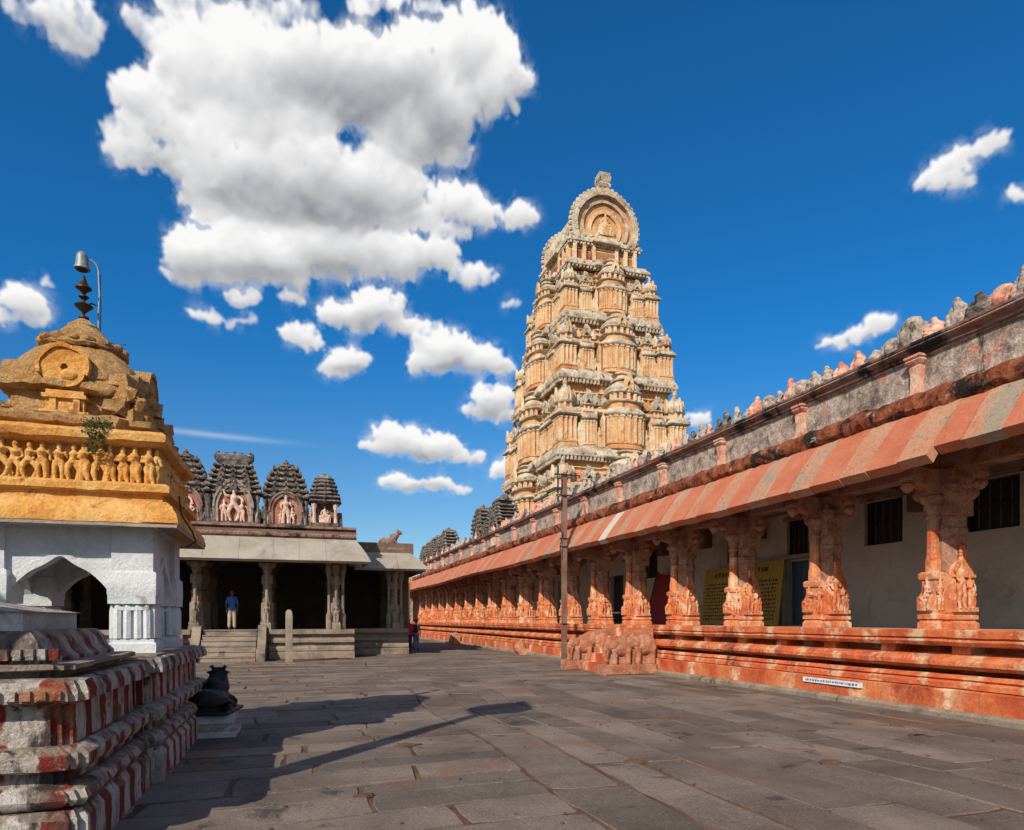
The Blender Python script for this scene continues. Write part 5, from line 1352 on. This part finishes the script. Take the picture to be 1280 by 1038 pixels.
for i in range(46):
    z = random.uniform(3.62, 4.35); r = .90-.30*(z-3.62)/.73; a = random.uniform(-1.0, .25)
    w = random.uniform(.05, .12); p = MB(); p.box(-w, w, -w*.8, w*.8, -w*.6, w*.6, .02)
    k = 1/max(abs(cos(a)), abs(sin(a)))**.75
    rb.add(p, Matrix.Translation((r*k*cos(a), r*k*sin(a), z)) @ Matrix.Rotation(random.uniform(0, 3), 4, 'Z') @ Matrix.Rotation(random.uniform(-.4, .4), 4, 'X'))
rb.rough(.025, 9); stuff(rb.build('loose_masonry', M_ochup, SHR, smooth=25))
pet = MB()
for i in range(16):
    a = 2*pi*i/16; pet.ell(.40*cos(a), .40*sin(a), 4.745, .075, .075, .05, 8, 5)
pet.rough(.015, 6); stuff(pet.build('lotus_petals', M_ochup, SHR))
for ax in range(4):
    b = MB(); b.mi = 0
    b.arch(0, -.745, -.5, 4.30, .21, .25, -.35, pi+.35, 18); b.arch(0, -.72, -.5, 4.30, .035, .215, 0, 2*pi, 22); b.ell(.05, -.70, 4.22, .10, .05, .07)
    b.rough(.02, 6, ax); o = b.build('medallion', M_och if ax == 0 else M_ochup, SHR); o.rotation_euler = (0, 0, ax*pi/2)
# metal finial
b = MB(); b.stack(0, 0, [(.03, 5.06), (.02, 5.08), (.055, 5.115), (.055, 5.13), (.012, 5.15), (.016, 5.17), (.05, 5.21), (.095, 5.25), (.10, 5.26), (.05, 5.29), (.016, 5.30), (.02, 5.33), (.055, 5.36), (.055, 5.37), (.016, 5.39), (.03, 5.42), (.085, 5.46), (.085, 5.475), (.05, 5.51), (.035, 5.55), (.006, 5.62)], 14)
b.build('brass_finial', M_metal, SHR)
# lamp on its bent pipe
LP = thing('lamp', (SX+.14, SY+.05, 4.88), 'grey bell shaped lamp on a bent pipe above the yellow dome', 'lamp')
b = MB(); pts = [(0, 0, 0), (.0, 0, .35), (.012, 0, .55), (.0, 0, .82)]
for i in range(7): a = i/6*1.5; pts.append((-.10+.10*cos(a), 0, .82+.13*sin(a)))
b.tube(pts+[(-.15, 0, .965)], .011, 8); b.build('pipe', M_pipe, LP)
b = MB(); b.stack(-.17, 0, [(.012, 1.04), (.03, 1.03), (.055, 1.0), (.062, .97), (.072, .87), (.085, .84), (.085, .83), (.07, .825)], 16); b.rough(.003, 9); b.build('shade', M_lamp, LP)
b = MB(); b.stack(-.17, 0, [(.065, .828), (.055, .81), (.02, .80)], 12); b.build('lens', M_iron, LP)
b = MB(); b.tube([(0.01, 0, .42), (-.07, 0, .44), (-.12, 0, .42)], .010, 6); b.tube([(.014, .012, .0), (.02, .02, .4), (.014, .012, .8)], .005, 5); b.build('clamp', M_iron, LP)
cable('dangling_cable', [(-1.22, 8.2, 2.95), (-1.2, 8.25, 2.75), (-1.12, 8.45, 2.6), (-1.1, 8.6, 2.5), (-1.22, 8.8, 2.46)], 'thin black cable hanging from the yellow eave of the shrine', .01)
cable('loose_wire', [(SX+.2, SY, 4.90), (SX+.34, SY, 4.84), (SX+.46, SY-.1, 4.83)], 'short loose wire sticking out beside the top of the yellow dome', .005)
# shrub growing on the dome
SB = thing('shrub', (-1.98, 8.17, 3.62), 'small green tuft of weeds growing from the ledge of the yellow dome', 'plant')
random.seed(8); b = MB(); st_ = MB()
for i in range(900):
    a = random.uniform(0, 2*pi); r = .14*random.random()**.5; dz = random.choice((random.gauss(-.02, .07), random.gauss(-.02, .06), random.uniform(-.32, 0)))
    x, y = r*cos(a)*1.1, -.05+r*sin(a)*.6-.03*(dz < 0); 
    if dz < -.08: x *= .55; y = -.09-abs(y)*.3
    s = random.uniform(.008, .018); v = Vector((random.uniform(-1, 1), random.uniform(-1, 1), random.uniform(-.3, 1))).normalized()*s; w_ = v.orthogonal().normalized()*s*.5
    c = Vector((x, y, dz)); k = len(b.v); b.v += [tuple(c-v), tuple(c+w_), tuple(c+v), tuple(c-w_)]; b.face((k, k+1, k+2, k+3))
b.build('foliage', M_leaf, SB, smooth=0, fix=False)
for i in range(14): a = random.uniform(0, 6.28); st_.tube([(0, 0, -.05), (.06*cos(a), .04*sin(a)-.03, .04), (.12*cos(a), .07*sin(a)-.05, .1*random.random())], .004, 4)
st_.build('stem', M_leaf, SB)

# black bull and its plinth
T = thing('pedestal', (-1.12, 10.45, 0), 'low whitewashed stone pedestal under the black bull beside the striped shrine base', 'pedestal')
b = MB(); b.stack(0, 0, [(.34, -.04), (.34, .08), (.30, .11), (.28, .15), (.31, .19), (.31, .26), (.29, .31)], 4, ry=1.25); b.rough(.012, 5)
b.build('block', M_cappl, T)
q = inst(withmat(BULL, M_blackst), 'bull_statue', None, (-1.12, 10.45, .33), radians(80), (.92, 1.25, .80)); tag(q, 'black oiled stone bull seen from behind on the whitewashed pedestal', 'statue')
T = thing('flag_mast', (-3.4, 3.95, 0), 'slender mast with a lozenge shaped head standing left of the altar', 'mast')
b = MB(); b.stack(0, 0, [(.34, 0), (.34, .5), (.26, .6), (.2, .7), (.19, 3.5), (.10, 6.6), (.06, 7.3)], 8); b.build('shaft', M_pole, T)
b = MB(); b.stack(0, 0, [(.06, 6.7), (.4, 7.1), (.55, 7.34), (.45, 7.6), (.15, 8.0), (.02, 8.2)], 8); b.build('head', M_metal, T)

T = thing('shade_pier', (-6.95, 4.45, 0), 'tall plain granite pier added out of view on the left to shade the white shrine front', 'pier')  # unseen pier, added to cast shade on the white shrine front
for i, (z0, z1, w) in enumerate(((0, .5, 1.1), (.5, 1.6, 1.0), (1.6, 2.7, 1.0), (2.7, 3.8, 1.0), (3.8, 4.6, 1.0), (4.6, 4.9, 1.0), (4.9, 5.1, 1.05))):
    b = MB(); b.box(-w, w, -.8*w, .8*w, z0+.004, z1-.004, .01); b.build('block', M_grey, T, smooth=20)

# ------------------------------------------------------------------ people
def person(loc, rz, label, top, legs, hair=None, hat=None, h=1.7, arm=0, skirt=False, bag=None):
    T = thing('person', loc, label, 'person', None, rz)
    T.scale = (h/1.72,)*3
    b = MB(); t = b.tube
    t([(0, 0, .86), (0, 0, 1.05), (0, -.01, 1.25), (0, 0, 1.42)], [.135, .125, .15, .09])
    t([(0, 0, 1.38), (0, -.005, 1.52)], [.055, .05]); b.ell(0, -.01, 1.60, .075, .095, .115, 12, 9); b.ell(0, -.105, 1.59, .014, .02, .02)
    for s in (-1, 1):
        t([(s*.085, 0, .9), (s*.1, -.015, .48), (s*.11, .015, .08)], [.09, .06, .045]); t([(s*.11, .03, .05), (s*.115, -.14, .035)], [.045, .035])
        if arm and s == arm: t([(s*.17, 0, 1.38), (s*.25, -.02, 1.12), (s*.2, -.2, 1.05)], [.055, .042, .03]); b.ell(s*.19, -.24, 1.05, .035, .05, .03)
        else: t([(s*.17, 0, 1.38), (s*.235, .01, 1.1), (s*.22, -.06, .85)], [.055, .042, .03]); b.ell(s*.22, -.075, .79, .028, .035, .06)
        b.ell(s*.078, 0, 1.59, .015, .025, .03)
    inst(fuse(b, .018, 'body', M_skin), 'body', T)
    b = MB(); t = b.tube
    t([(0, 0, .84), (0, 0, 1.05), (0, -.01, 1.27), (0, 0, 1.44)], [.165, .145, .17, .09])
    for s in (-1, 1):
        if arm and s == arm: t([(s*.12, 0, 1.40), (s*.24, -.01, 1.16)], [.08, .062])
        else: t([(s*.12, 0, 1.40), (s*.225, 0, 1.14)], [.08, .062])
    inst(fuse(b, .02, 'shirt', top), 'shirt', T)
    b = MB(); t = b.tube
    if skirt: b.stack(0, 0, [(.16, .95), (.2, .7), (.24, .12)], 12)
    else:
        for s in (-1, 1): t([(s*.075, 0, .93), (s*.095, -.015, .5), (s*.11, .012, .1)], [.11, .085, .07])
        b.ell(0, 0, .92, .16, .12, .1)
    inst(fuse(b, .02, 'trousers', legs), 'trousers', T)
    b = MB(); b.ell(0, .015, 1.63, .088, .1, .105, 12, 8); b.v = [(x, y+(.03 if z < 1.6 else 0), max(z, 1.56)) for x, y, z in b.v]
    b.build('hat' if hat else 'hair', hat or M_hair, T)
    if bag:
        b = MB(); b.box(-.14, .14, .12, .28, 1.0, 1.4, .01, .02, .02); b.build('backpack', bag, T)
    for s in (-1, 1):
        b = MB(); b.ell(s*.115, -.05, .035, .05, .13, .04); b.build('shoe', M_navy, T)
    return T
person((-2.55, 30.7, 1.2), radians(15), 'man in a blue shirt and khaki trousers standing at the top of the hall steps', M_blue, M_khaki, h=1.66)
person((5.35, 33.9, 0), radians(200), 'person in a crimson top and white cap beside the right end of the hall', M_crim, M_navy, hat=M_wht, h=1.72, arm=1)
person((6.0, 35.6, 0), radians(150), 'person in a grey shirt and pale jeans walking beyond the hall corner', M_tank, M_jean, h=1.62, bag=M_navy)
person((5.65, 37.2, 0), radians(190), 'person in dark clothes with a white cap half hidden behind the others', M_navy, M_khaki, hat=M_wht, h=1.75)
